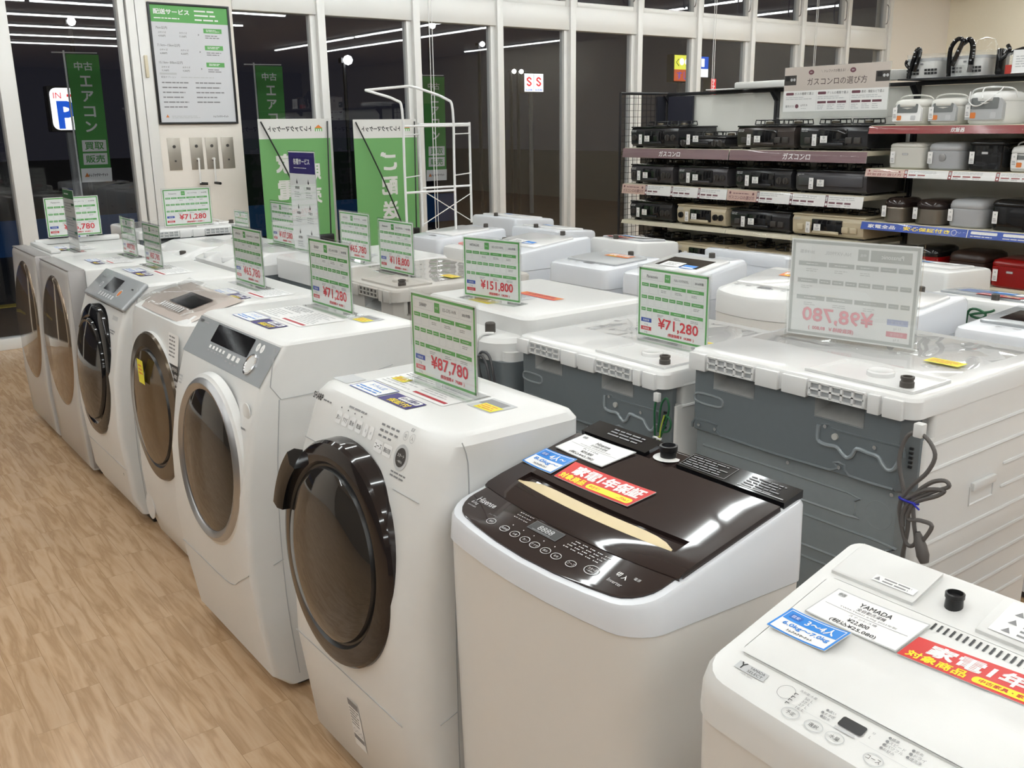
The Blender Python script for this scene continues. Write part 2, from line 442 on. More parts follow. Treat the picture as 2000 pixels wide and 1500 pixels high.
bm = NB(); quad(bm, [(0, YW+.03, .08), (1.345, YW+.03, .08), (1.345, YW+.03, ZC), (0, YW+.03, ZC)]); quad(bm, [(-1.5, YW+.03, .08), (-.1, YW+.03, .08), (-.1, YW+.03, ZC), (-1.5, YW+.03, ZC)])
part('window_pane', bm, WGLASS, t)
# wall buzzer strip on the pier's frame
bm = NB(); box(bm, 2.352, 2.375, YW-.062, YW-.037, 1.93, 2.09, bev=.004)
o = struct('trim_1', bm, pm('ivory_plastic', srgb(215, 205, 180), .5))

# ceiling lamps: long bare LED battens
TUBE = pm('led_tube', (.9, .9, .9), .5, emit=LAMP_COLOR, es=LAMP_STRENGTH)
LBODY = pm('lamp_housing', (.75, .75, .75), .4)
def batten(L):
    t = thing('ceiling_light', 'white LED batten running along the ceiling, some mirrored in the windows, two added to light the right wall', 'ceiling light', (0, 0, ZC-.001), 0, 'LED battens on the ceiling')
    bm = NB(); box(bm, -L/2, L/2, -.035, .035, -.03, 0, bev=.004); part('housing', bm, LBODY, t)
    bm = NB(); prism_x = [(-.028, -.0305), (.028, -.0305), (.022, -.052), (-.022, -.052)]
    a = [bm.verts.new((-L/2+.01, y, z)) for y, z in prism_x]; b = [bm.verts.new((L/2-.01, y, z)) for y, z in prism_x]
    for k in range(4): bm.faces.new((a[k], a[(k+1) % 4], b[(k+1) % 4], b[k]))
    bm.faces.new(a); bm.faces.new(list(reversed(b)))
    part('tube', bm, TUBE, t)
    return t
lamp0 = None
for y in LAMP_ROWS:
    for xc in (-2.4, 1.15, 4.7, 8.25):
        if xc > 8 and -6.5 < y < 3: continue
        if lamp0 is None: lamp0 = batten(3.5); lamp0.location = (xc, y, ZC-.001)
        else: copy_tree(lamp0, (xc, y, ZC-.001))
for xc, y0 in ((9.0, .6), (10.1, .6), (9.0, -3.0), (10.1, -3.0), (12.7, 4.9), (11.0, 4.9), (12.9, -1.5)):  # the window-end pair nearest the right wall is added to brighten its cream paper
    copy_tree(lamp0, (xc, y0, ZC-.001), PI/2)
# ------------------------------------------------------------------ drum washers, front towards -x (local), origin at base centre of the front
def body_rings(prof, hw, xb, rf, rb, bow=0.0, yt=None):
    """prof: [(z, x_front, inset)] from bottom to top"""
    return [ring_rr(x, xb-ins, hw-ins, rf, rb, z, None, 5, bow) for z, x, ins in prof]
def interp(prof, z):
    for (z0, x0, *_), (z1, x1, *_) in zip(prof, prof[1:]):
        if z0 <= z <= z1: return x0+(x1-x0)*(z-z0)/(z1-z0)
    return prof[-1][1]
def front_map(prof, hw, bow, off=.0008):
    """u from the far (+y) edge towards the near (-y) edge, v = height"""
    def F(u, v, w):
        y = -u; x = interp(prof, v)-bow*(1-(y/hw)**2)
        return Vector((x-off-w, y, v))
    return F
def top_map(z, xo=0.0, off=.0006):
    """sheet lying on the top, read from the front: u to -y, v to +x"""
    return lambda u, v, w: Vector((xo+v, -u, z+off+w))
def leaflets(t, z, x, y, kind=0, s=1.0):
    """papers and seals taped under clear film on top of a machine"""
    p = Print()
    p.rect(0, 0, .30*s, .135*s, PWHT, 1); p.lines(.01*s, .08*s, .14*s, .128*s, 5, PGRY, 2); p.lines(.155*s, .03*s, .29*s, .128*s, 9, PLGRY, 2)
    p.rect(.155*s, .012*s, .29*s, .022*s, PREDD, 2); p.lines(.01*s, .01*s, .14*s, .07*s, 5, PLGRY, 2)
    p.build('printed_leaflet', top_map(z, x+.085*s, .0008) if False else (lambda u, v, w: Vector((x+.075*s+v, y-u, z+.0008+w))), t, 'grey printed leaflet under film')
    q = Print(); q.rect(0, 0, .125*s, .065*s, PWHT, 1); q.frame(0, 0, .125*s, .065*s, .0025, PBLUE, 2)
    q.text('ドラム式', .062*s, .045*s, .016*s, PSKY, 3); q.lines(.01*s, .008*s, .115*s, .03*s, 2, PSKY, 3)
    q.build('size_sticker', lambda u, v, w: Vector((x+v, y-.012-u, z+.0014+w)), t, 'white and blue printed sticker')
    q = Print(); q.rect(0, 0, .125*s, .055*s, PNAVY, 1); q.rrect(.038*s, .030*s, .118*s, .052*s, .006*s, PWHT, 2)
    q.text('6ヶ月間の', .078*s, .041*s, .015*s, PNAVY, 3, width=.066*s, bold=.01); q.text('保証付', .072*s, .015*s, .02*s, PYEL, 3, width=.085*s, bold=.02)
    q.build('guarantee_sticker', lambda u, v, w: Vector((x-.0+v, y-.145*s-u, z+.0014+w)), t, 'navy sticker with yellow writing')
    if kind:
        q = Print(); q.rect(0, 0, .055, .028, PYELS, 1); q.lines(.004, .004, .05, .024, 3, PORA, 2)
        q.build('yellow_note', lambda u, v, w: Vector((x+.11+v, y-.02-u, z+.0020+w)), t, 'yellow note')
def outlet_tray(t, z, x, y, mat=GREY1):
    p = Print(); p.rect(0, 0, .09, .075, PLGRY, 1); p.rect(.004, .03, .075, .066, PGRY, 2); p.rect(.02, .004, .085, .04, PYELS, 3); p.lines(.025, .008, .08, .036, 3, PORA, 4)
    p.build('caution_sticker', lambda u, v, w: Vector((x+v, y-u, z+.0006+w)), t, 'grey and yellow caution sticker')

def door_disc(t, c, R, tilt, prof, mis, mats, name='door', label=None, n=64):
    """round door lathed about an axis pointing to -x, tilted back by tilt"""
    M = Matrix.Translation(c) @ Matrix.Rotation(tilt, 4, 'Y') @ Matrix.Rotation(-PI/2, 4, 'Y')
    bm = NB(); lathe(bm, prof, M, n, 0, mis)
    d = part(name, bm, mats, t, label, angle=30); return d, M

def sharp_rounded(loc):
    """nearest drum washer: round brown door with a black ring, white control panel on the face"""
    t = thing('drum_washer', 'white front-loading drum washer with big black-ringed door, nearest of the front row', 'washing machine', loc)
    hw, xb = .30, .42
    prof = [(.03, .02, 0), (.06, .0, 0), (.33, -.035, 0), (.60, -.03, 0), (.80, .015, 0), (.90, .052, 0), (.935, .068, 0), (.951, .082, .010), (.957, .10, .022)]
    prof = [(z, x, ins) for z, x, ins in prof]
    bm = NB(); loft(bm, body_rings(prof, hw, xb, .06, .03))
    part('body', bm, WHITE, t, angle=30)
    F = front_map(prof, hw, 0)
    # seams: lower service panel line, hood line on the side
    bm = NB()
    tube(bm, [F(u, .335-.0*abs(u), .0) for u in (-.26, -.1, .1, .255)], .0012, 4)
    tube(bm, [(.03, -hw-.0005, .335), (.075, -hw-.0005, .35)], .0012, 4)
    tube(bm, [(.105, -hw-.0008, .945), (.118, -hw-.0008, .90), (.118, -hw-.0008, .80)], .0012, 4); tube(bm, [(.118, -hw-.0008, .80), (.40, -hw-.0008, .825)], .0012, 4)
    tube(bm, [(.115, -hw-.0008, .80), (.085, -hw-.0008, .76), (.078, -hw-.0008, .62), (.075, -hw-.0008, .35), (.075, -hw-.0008, .05)], .0012, 4)
    tube(bm, [F(-.26, .832, 0), F(-.19, .832, 0)], .0012, 4); tube(bm, [F(.16, .825, 0), F(.262, .825, 0)], .0012, 4)
    part('seam_line', bm, GREY1, t)
    bm = NB(); box(bm, .04, .40, -.29, .29, 0, .035, bev=.01); part('base', bm, DARKG, t)
    bm = NB(); box(bm, .14, .36, -hw-.012, -hw+.01, .715, .755, bev=.011, seg=3); part('grip_moulding', bm, WHITE, t)
    # door
    tilt = math.radians(5)
    R = .285
    d, M = door_disc(t, Vector((-.018, .032, .622)), R, tilt,
        [(.262, -.03), (.258, .006), (.252, .014), (.240, .019), (.212, .021), (.205, .014), (.200, .014), (.196, .024), (.175, .036), (.12, .047), (.05, .053), (.0005, .054)],
        [0, 0, 0, 0, 1, 1, 1, 2, 2, 2, 2], [pm('door_ring_gloss', (.014, .010, .010), .06), BLK, DOORG])
    bm = NB()
    pts = [(math.radians(a), 0) for a in range(98, 158, 5)]
    # handle: black block along the upper far rim
    for k in range(len(pts)-1):
        pass
    ring = []
    for a in range(134, 171, 4):
        A = math.radians(a); ca, sa = math.cos(A), math.sin(A)
        # local lathe plane: x -> up?, use M basis
        row = []
        for rr, hh in ((.222, .01), (.222, .036), (.236, .044), (.268, .040), (.275, .02), (.268, .0)):
            row.append(M @ Vector((rr*sa2, rr*ca2, hh)) if False else M @ Vector((rr*math.cos(A-PI/2), rr*math.sin(A-PI/2), hh)))
        ring.append(row)
    loft(bm, ring); part('door_handle', bm, BLKG, d)
    # control panel print (u: far -> near)
    p = Print()
    p.text('SHARP', -.275, .928, .014, PBLK, 1, 'l', bold=.03, width=.048); p.lines(-.222, .922, -.17, .930, 1, PGRY, 1)
    for i, s in enumerate(('洗い', 'すすぎ', '脱水', '乾燥')):
        x = -.130+.032*i; p.rrect(x-.0125, .893, x+.0125, .919, .004, PWHT, 1); p.text(s, x, .906, .010, PBLK, 2, width=.020); p.disc(x, .927, .0018, PBLK, 2, 8)
    for i, s in enumerate(('∨', '∧')):
        x = -.002+.024*i; p.rrect(x-.009, .892, x+.009, .918, .004, PWHT, 1); p.text(s, x, .905, .006, PGRY, 2)
    p.lines(-.10, .932, .0, .940, 1, PGRY, 1)
    for r in range(3):
        for c in range(4-(r == 2)):
            p.rect(.052+.020*c, .930-.011*r, .065+.020*c, .934-.011*r, PGRY, 1)
    for x, s in ((.064, 'コース'), (.102, '運転切替')):
        p.rrect(x-.017, .876, x+.017, .900, .004, PWHT, 1); p.text(s, x, .888, .010, PBLK, 2, squeeze=.028)
    p.ring(.152, .930, .009, .001, PLGRY, 1); p.text('切', .152, .930, .008, PGRY, 2); p.ring(.178, .930, .009, .001, PLGRY, 1); p.text('入', .178, .930, .008, PGRY, 2)
    p.text('電源', .166, .944, .006, PGRY, 1)
    p.disc(.158, .888, .026, PLGRY, 1, 28); p.disc(.158, .888, .019, DARKG, 2, 28); p.text('スタート', .158, .892, .007, PWHT, 3, width=.026); p.text('一時停止', .158, .880, .005, PWHT, 3, width=.02)
    p.lines(.135, .845, .20, .860, 2, PGRY, 1)
    p.build('control_panel', F, t, 'printed buttons and lamps')
    p = Print(); p.rect(-.018, .13, .036, .265, PWHT, 1); p.rect(-.016, .245, .034, .263, PGRY, 2); p.lines(-.014, .19, .032, .242, 6, PGRY, 2); p.rect(-.016, .150, .034, .163, PGRY, 2)
    for k in range(3): p.ring(-.006+.016*k, .176, .006, .001, PGRY, 3, 10)
    p.build('spec_sticker', F, t, 'small printed sticker')
    p = Print(); p.disc(.084, .165, .006, PLGRY, 1)
    leaflets(t, .957, .115, .20, 1, 1.0); outlet_tray(t, .957, .24, -.12)
    p = Print(); p.rect(0, 0, .07, .055, PLGRY, 1); p.build('top_label', lambda u, v, w: Vector((.118+v, .28-u, .9575+w)), t, 'blank grey label')
    return t

def sharp_angled(loc):
    """second of the row: silver sloping control panel, chrome ringed door"""
    t = thing('drum_washer', 'white drum washer with sloping silver control panel and chrome-ringed door', 'washing machine', loc)
    hw, xb = .30, .50
    prof = [(.02, .02, 0), (.06, -.025, 0), (.25, -.055, 0), (.40, -.068, 0), (.60, -.062, 0), (.78, -.03, 0), (.895, .005, 0), (1.0, .078, 0), (1.006, .088, .004), (1.01, .10, .014)]
    bm = NB(); loft(bm, body_rings(prof, hw, xb, .018, .02)); part('body', bm, WHITE, t, angle=24)
    F = front_map(prof, hw, 0)
    bm = NB(); tube(bm, [F(u, .30-.09*max(0, (u+.05))*1.2, 0) if False else F(u, .285+.10*max(0, (u-.12)/.17), 0) for u in (-.29, -.1, .05, .14, .2, .29)], .0013, 4)
    tube(bm, [(.055, -hw-.0008, 1.0), (.06, -hw-.0008, .86), (.40, -hw-.0008, .90)], .0013, 4)
    tube(bm, [(.055, -hw-.0008, .86), (.03, -hw-.0008, .6), (.03, -hw-.0008, .3), (.05, -hw-.0008, .05)], .0013, 4); tube(bm, [(.0, -hw-.0008, .40), (.03, -hw-.0008, .41)], .0013, 4)
    part('seam_line', bm, GREY1, t)
    bm = NB(); box(bm, .05, .48, -.28, .28, 0, .025, bev=.006); part('base', bm, DARKG, t)
    # silver panel
    p = Print(); p.rect(-.294, .898, .292, .996, SILVER, 1)
    p.rrect(-.137, .946, .137, .992, .004, BLKG, 3)
    p.text('SHARP', -.282, .985, .008, PBLK, 2, 'l', width=.03, bold=.02); p.lines(-.25, .982, -.2, .987, 1, PGRY, 2)
    for i in range(5): p.rect(-.125+.026*i, .931, -.112+.026*i, .939, PWHT, 2); p.lines(-.126+.026*i, .922, -.110+.026*i, .929, 1, PGRY, 2)
    for i in range(3): p.rrect(.02+.033*i, .926, .040+.033*i, .938, .002, PWHT, 2); p.lines(.02+.033*i, .914, .042+.033*i, .923, 1, PGRY, 2)
    for i in range(2): p.disc(.172+.028*i, .978, .0105, PWHT, 2, 14); p.text('切入'[i], .172+.028*i, .978, .007, PGRY, 3)
    p.build('control_panel', F, t, 'silver panel with dark display')
    N = (F(.19, .93, 1)-F(.19, .93, 0)).normalized()
    q = Vector((0, 0, 1)).rotation_difference(Vector((-.82, 0, .57))).to_matrix().to_4x4(); q.translation = F(.180, .936, 0)
    bm = NB(); lathe(bm, [(.031, 0), (.031, .004), (.026, .005), (.025, .003), (.0005, .003)], q, 28, 0, [0, 0, 0, 1]); part('start_button', bm, [CHROME, WHITE], t, 'round chrome start button')
    d, M = door_disc(t, Vector((-.050, -.030, .642)), .26, math.radians(4),
        [(.250, -.02), (.246, .002), (.236, .008), (.232, .014), (.222, .020), (.208, .016), (.204, .012), (.18, .020), (.12, .030), (.05, .035), (.0005, .036)],
        [0, 0, 1, 1, 1, 1, 2, 2, 2, 2], [WHITE, CHROMED, DOORG])
    bm = NB(); q = Matrix.Rotation(-PI/2, 4, 'Y'); q.translation = F(.252, .829, 0)
    lathe(bm, [(.024, 0), (.024, .003), (.020, .004), (.0005, .004)], q, 24); part('door_button', bm, WHITE, t)
    p = Print(); p.lines(.225, .778, .27, .790, 1, PGRY, 1); p.lines(-.28, .80, -.24, .83, 3, PLGRY, 1); p.build('printed_mark', F, t)
    leaflets(t, 1.01, .12, .17, 0, 1.05); outlet_tray(t, 1.01, .36, -.12)
    p = Print(); p.rect(0, 0, .16, .03, PLGRY, 1); p.lines(.005, .004, .15, .026, 2, PGRY, 2); p.build('vent_label', lambda u, v, w: Vector((.42+v, .16-u, 1.0108+w)), t)
    return t

def hitachi_champagne(loc):
    t = thing('drum_washer', 'white drum washer with champagne-coloured hooded control panel and yellow note on its door', 'washing machine', loc)
    hw, xb = .30, .52
    prof = [(.02, .03, 0), (.05, .0, 0), (.15, -.03, 0), (.30, -.04, 0), (.60, -.035, 0), (.80, -.02, 0), (.90, -.006, 0), (.930, .004, .004), (.955, .06, .006), (.972, .13, .008), (.985, .20, .016)]
    bm = NB(); loft(bm, body_rings(prof, hw, xb, .07, .03)); part('body', bm, WHITE, t, angle=30)
    F = front_map(prof, hw, 0)
    # domed champagne panel following the sloping hood
    rings = []
    for z, x, hwid in ((.932, .012, .255), (.944, .035, .272), (.957, .065, .276), (.974, .13, .272), (.990, .215, .262)):
        rings.append([Vector((x-.002+.014*abs(y/hwid)**4, y, z+.004-.004*abs(y/hwid)**4)) for y in [hwid*(k/8-1) for k in range(17)]])
    bm = NB(); vr = [[bm.verts.new(p) for p in r] for r in rings]
    for i in range(len(vr)-1):
        for k in range(16): bm.faces.new((vr[i][k], vr[i][k+1], vr[i+1][k+1], vr[i+1][k]))
    part('control_panel', bm, BEIGE, t, 'glossy champagne panel')
    def P(u, v, w):
        x = .045+v*.96
        return Vector((x, -u, interp([(.0, .928), (.012, .936), (.035, .948), (.065, .961), (.13, .978), (.215, .994), (.4, 1.0)], x)+.0035+w))
    p = Print(); p.rect(-.055, .030, .165, .115, BLKG, 1)
    for i in range(9): p.rect(-.07+.024*i, -.004, -.056+.024*i, .020, PWHT, 1)
    p.build('display_window', P, t, 'dark display window')
    # tacky film sheet
    bm = NB(); vr = []
    for i in range(7):
        vr.append([bm.verts.new((.02+.033*i, -.25+.5*k/10, .952+.0085*i+.006+.0035*math.sin(i*2.1+k*1.3)*math.sin(k*.9+i))) for k in range(11)])
    for i in range(6):
        for k in range(10): bm.faces.new((vr[i][k], vr[i][k+1], vr[i+1][k+1], vr[i+1][k]))
    part('clear_wrap', bm, FILM, t, 'crinkled clear film')
    bm = NB(); box(bm, .06, .50, -.28, .28, 0, .03, bev=.006); part('base', bm, DARKG, t)
    d, M = door_disc(t, Vector((-.030, .0, .605)), .27, math.radians(2),
        [(.268, -.02), (.268, .002), (.262, .010), (.218, .016), (.212, .010), (.206, .010), (.202, .020), (.14, .032), (.05, .038), (.0005, .039)],
        [0, 1, 1, 2, 2, 2, 3, 3, 3], [WHITE, BEIGEW, BLK, DOORG2])
    d.data.materials[1] = pm('bronze_door_ring', (.10, .075, .05), .18, .5)
    p = Print(); p.rect(-.03, 0, .035, .085, PYELS, 1); p.lines(-.02, .03, .03, .07, 3, PORA, 2)
    p.build('yellow_note', lambda u, v, w: M @ Vector((v+.09, -u+.02, .048+w)) if False else Vector((-.030-.040-w, -.01-u, .70+v)), d, 'yellow note stuck on the door')
    q = Print(); q.rect(.0, .0, .10, .10, PWHT, 1); q.lines(.008, .02, .09, .095, 6, PGRY, 2); q.rect(0, -.075, .10, 0, PBLK, 1)
    for i, s in enumerate(('お洗いのちから', '驚きのしわ取り', 'つけおき除菌')): q.text(s, .05, -.014-.023*i, .015, PWHT, 2, width=.085, bold=.02)
    q.build('feature_sticker', lambda u, v, w: F(.17+u, .80+v, w)+Vector((-.001, 0, 0)), t, 'white and black sticker with writing')
    bm = NB(); q = Matrix.Rotation(-PI/2, 4, 'Y'); q.translation = F(-.21, .16, 0)
    lathe(bm, [(.05, 0), (.05, .003), (.044, .003), (.0005, .003)], q, 28); part('filter_cap', bm, WHITE, t)
    leaflets(t, .985, .22, .05, 0, .95)
    # side ribs seen below
    return t

def panasonic_silver(loc):
    t = thing('drum_washer', 'white drum washer with tilted silver control panel and black-ringed door', 'washing machine', loc)
    hw, xb = .30, .52
    prof = [(.05, .01, 0), (.12, -.02, 0), (.40, -.045, 0), (.62, -.035, 0), (.80, .005, 0), (.885, .035, 0), (.965, .125, .0), (.972, .14, .006), (.975, .155, .016)]
    bm = NB(); loft(bm, body_rings(prof, hw, xb, .022, .02)); part('body', bm, WHITE, t, angle=26)
    F = front_map(prof, hw, 0)
    bm = NB(); tube(bm, [(.09, -hw-.0008, .965), (.02, -hw-.0008, .45), (.03, -hw-.0008, .06)], .0013, 4); tube(bm, [F(u, .25+.0*u, 0) for u in (-.29, .29)], .0012, 4)
    tube(bm, [F(.23, .22, 0), F(.23, .06, 0)], .0014, 4); part('seam_line', bm, GREY1, t)
    for k in range(9):
        bm = NB(); box(bm, .12, .15, -hw-.008, -hw+.01, .22+.07*k, .245+.07*k, bev=.006)
        part('side_rib', bm, WHITE, t)
    bm = NB(); box(bm, .05, .50, -.28, .28, 0, .055, bev=.006); part('base', bm, BLK, t)
    # silver panel: slab standing proud of the slope
    bm = NB()
    A = F(-.10, .885, 0); B2 = F(-.10, .965, 0)
    sl = (B2-A).normalized(); Nn = Vector((-sl.z, 0, sl.x)); L = (B2-A).length
    Mx = Matrix((Vector((0, -1, 0)), sl, Nn)).transposed().to_4x4(); Mx.translation = (F(.03, .925, 0))+Nn*.006
    obox(bm, Mx, .56, L+.02, .018, bev=.008, seg=3); pnl = part('control_panel', bm, SILVER, t, 'silver panel')
    p = Print(); p.rrect(-.09, -.02, .06, .045, .003, BLKG, 1); p.text('Panasonic', -.20, .03, .007, PBLK, 1, width=.05, bold=.02)
    for i in range(6): p.rrect(-.10+.035*i, -.05, -.078+.035*i, -.032, .002, PLGRY, 1)
    p.disc(.12, -.012, .013, PORA, 1, 16); p.ring(.12, -.012, .018, .002, PWHT, 1); p.rect(.2, .02, .225, .026, PBLK, 1); p.ring(-.155, -.005, .012, .002, PWHT, 1)
    N2 = Mx.to_3x3()
    p.build('display_window', lambda u, v, w: Mx @ Vector((u, v, .0095+w)), pnl)
    bm = NB(); tube(bm, [F(u, .876, -.001) for u in (-.25, 0, .28)], .0022, 5); part('trim_line', bm, BLK, t)
    d, M = door_disc(t, Vector((-.022, .03, .60)), .25, math.radians(5),
        [(.272, -.025), (.270, .004), (.260, .012), (.225, .018), (.212, .012), (.206, .012), (.202, .026), (.13, .040), (.05, .046), (.0005, .047)],
        [0, 0, 0, 0, 0, 0, 1, 1, 1], [BLKG, DOORG])
    bm = NB(); tube(bm, [M @ Vector((rr*math.cos(a), rr*math.sin(a), hh)) for a, rr, hh in [(math.radians(x), .205, .02) for x in (-140, -120, -100, -80, -60, -40, -20, 0, 20, 40)]], .010, 8)
    part('door_handle', bm, BLKG, d)
    p = Print(); p.rect(.17, .835, .24, .85, PLGRY, 1); p.lines(.17, .78, .24, .80, 2, PGRY, 1); p.build('printed_mark', F, t)
    leaflets(t, .975, .17, .20, 1, 1.0)
    q = Print(); q.rect(0, 0, .055, .11, PWHT, 1); q.rect(.0, .085, .055, .11, PBLK, 2); q.lines(.004, .01, .05, .08, 6, PGRY, 2)
    q.build('spec_sticker', lambda u, v, w: Vector((.16+u, -hw-.001-w, .12+v)), t)
    return t

SILVERP = pm('pale_silver_lacquer', (.50, .485, .47), .18)
def toshiba_flat(loc, lab, tray):
    """tall flat silver front with one big bronze mirror door"""
    t = thing('drum_washer', lab, 'washing machine', loc)
    hw, xb = .285, .58
    bm = NB(); box(bm, .085, xb, -hw, hw, .03, .955, bev=.012); part('body', bm, WHITE, t)
    bm = NB(); box(bm, .05, .56, -.26, .26, 0, .03); part('base', bm, BLK, t)
    prof = [(.03, .012, 0), (.05, 0, 0), (.30, -.012, 0), (.60, -.006, 0), (.93, .012, 0), (.945, .016, 0), (.950, .02, .004)]
    bm = NB(); loft(bm, body_rings(prof, hw, .084, .012, .004)); fr = part('front_panel', bm, SILVERP, t, 'pale silver front panel')
    F = front_map(prof, hw, 0)
    bm = NB(); box(bm, .018, .085, -hw-.0012, hw+.0012, .952, .9585, bev=.002); box(bm, .014, .084, -hw-.004, -hw+.004, .04, .955, bev=.002); part('silver_edge', bm, SILVERD, fr, 'silver-grey edge')
    bm = NB()
    pts = []
    for k in range(56):
        a = 2*PI*k/56; pts.append((.262*math.cos(a), .60+.305*math.sin(a)))
    vc = bm.verts.new(F(0, .60, .012)); vs = [bm.verts.new(F(u, v, .003)) for u, v in pts]; vm = [bm.verts.new(F(u*.93, .60+(v-.60)*.93, .009)) for u, v in pts]; v0 = [bm.verts.new(F(u*1.01, .60+(v-.60)*1.01, -.004)) for u, v in pts]
    n = len(pts)
    for k in range(n):
        j = (k+1) % n
        bm.faces.new((v0[k], v0[j], vs[j], vs[k])); bm.faces.new((vs[k], vs[j], vm[j], vm[k])); bm.faces.new((vm[k], vm[j], vc))
    part('door', bm, DOORB, t, 'large bronze mirror door', angle=60)
    p = Print(); p.text('TOSHIBA', -.2, .925, .008, PGRY, 1, width=.045, bold=.02); p.build('printed_mark', F, t)
    if tray:
        bm = NB(); box(bm, .12, xb-.02, hw-.07, hw-.03, .955, .985, bev=.01); box(bm, .10, .15, -hw+.05, hw-.03, .955, .975, bev=.008); part('top_rim', bm, WHITE, t)
    leaflets(t, .956, .17, .08, 0, .8)
    for k in range(8):
        if tray: break
    return t

def heat_pump_back(t, hw, xb, zt, mat_low, mat_top):
    """boxy drum washer seen from behind; local front -x, back at x = xb. white lid with two louvred air slots over a pressed steel back"""
    zs = zt-.047
    lm = WHITEG if mat_low is not BEIGEW else BEIGEW
    bm = NB(); loft(bm, [ring_rr(0, xb-.035, hw, .03, .012, z) for z in (.02, zs-.052)]+[ring_rr(0, xb-.065, hw, .03, .012, z) for z in (zs-.0515, zs)], cap1=True)
    part('body', bm, WHITE if mat_low is not BEIGEW else BEIGEW, t)
    bm = NB(); bk = xb-.04
    def ringb(z, x, c=.035):
        return [Vector((bk, -hw+.004, z)), Vector((x-.022, -hw+.006, z)), Vector((x, -hw+c*.5, z)), Vector((x, hw-c, z)), Vector((x-.030, hw-.006, z)), Vector((bk, hw-.004, z))]
    zl = zs-.165
    loft(bm, [ringb(.03, xb-.014), ringb(zl-.008, xb-.014), ringb(zl, xb-.002), ringb(zs-.046, xb)], mis=[1, 1, 0, 0])
    prof_y = [(-hw+.006, xb-.022), (-hw+.0175, xb), (-.232, xb), None, (-.106, xb), (.065, xb), None, (.190, xb), (hw-.035, xb), (hw-.006, xb-.030)]
    seg = []
    for q_ in prof_y+[None]:
        if q_ is None:
            lo = [bm.verts.new((x, y, zs-.0462)) for y, x in seg]; hi = [bm.verts.new((x, y, zs)) for y, x in seg]
            lb = [bm.verts.new((xb-.045, seg[0][0], zs-.0462)), bm.verts.new((xb-.045, seg[-1][0], zs-.0462))]; hb = [bm.verts.new((xb-.045, seg[0][0], zs)), bm.verts.new((xb-.045, seg[-1][0], zs))]
            for i_ in range(len(lo)-1): bm.faces.new((lo[i_], lo[i_+1], hi[i_+1], hi[i_]))
            bm.faces.new((lb[0], lo[0], hi[0], hb[0])); bm.faces.new((lo[-1], lb[1], hb[1], hi[-1]))
            seg = []
        else: seg.append(q_)
    rear = part('rear_panel', bm, [mat_top, mat_low], t, 'pressed grey steel back' if mat_low is GALV else None, angle=20)
    bm = NB()
    rim = [(zs, 0), (zt-.010, 0), (zt-.003, .004), (zt, .012)]
    loft(bm, [ring_rr(.0+ins, xb+.012-ins, hw+.002-ins, .04, .03, z) for z, ins in rim])
    lid = part('lid', bm, lm, t, angle=30)
    for (ya, yb) in ((-.238, -.100), (.059, .196)):
        bm = NB(); X0, X1 = xb+.010, xb+.020; za, zb_ = zs+.005, zs+.036
        box(bm, X0, X1, ya, yb, zb_-.002, zb_+.002); box(bm, X0, X1, ya, yb, za-.002, za+.002); box(bm, X0, X1, ya, yb, (za+zb_)/2-.0018, (za+zb_)/2+.0018)
        for k in range(6):
            y = ya+(yb-ya)*k/5; box(bm, X0, X1, y-.0028, y+.0028, za, zb_)
        part('air_grille', bm, lm, lid)
        bm = NB(); box(bm, X0+.001, X0+.004, ya, yb, za, zb_); part('grille_shadow_gap', bm, GREY1 if mat_low is GALV else DARKG, lid, 'grey inside of the louvres')  # thin grey plate paints in the shade behind the louvre bars
        bm = NB(); zz = zs-.0005; m = .006
        y0, y1 = ya+m, yb-m; xi = xb-.040
        quad(bm, [(xi, y0+.012, zz), (xi, y1-.006, zz), (xi, y1-.006, zz-.018), (xi, y0+.012, zz-.018)], 1)
        quad(bm, [(xi, y0+.012, zz-.018), (xi, y1-.006, zz-.018), (xb+.001, y1, zz-.047), (xb+.001, y0, zz-.047)], 0)
        quad(bm, [(xi, y0+.012, zz), (xi, y0+.012, zz-.018), (xb+.001, y0, zz-.047), (xb+.001, y0, zz)], 0)
        quad(bm, [(xi, y1-.006, zz), (xb+.001, y1, zz), (xb+.001, y1, zz-.047), (xi, y1-.006, zz-.018)], 0)
        part('air_scoop', bm, [pm('bright_zinc', (.46, .47, .47), .30, .55, noise=.12, nscale=50), BLK], rear, 'bright metal air scoop', recalc=True)
    for ya, yb in ((-.300, -.247), (-.092, -.028), (-.016, .050), (.205, .232), (.240, .285)):
        bm = NB(); box(bm, xb+.004, xb+.020, ya, yb, zs-.004, zt-.008, bev=.002); part('rim_block', bm, lm, lid)
    return rear, lid, zs

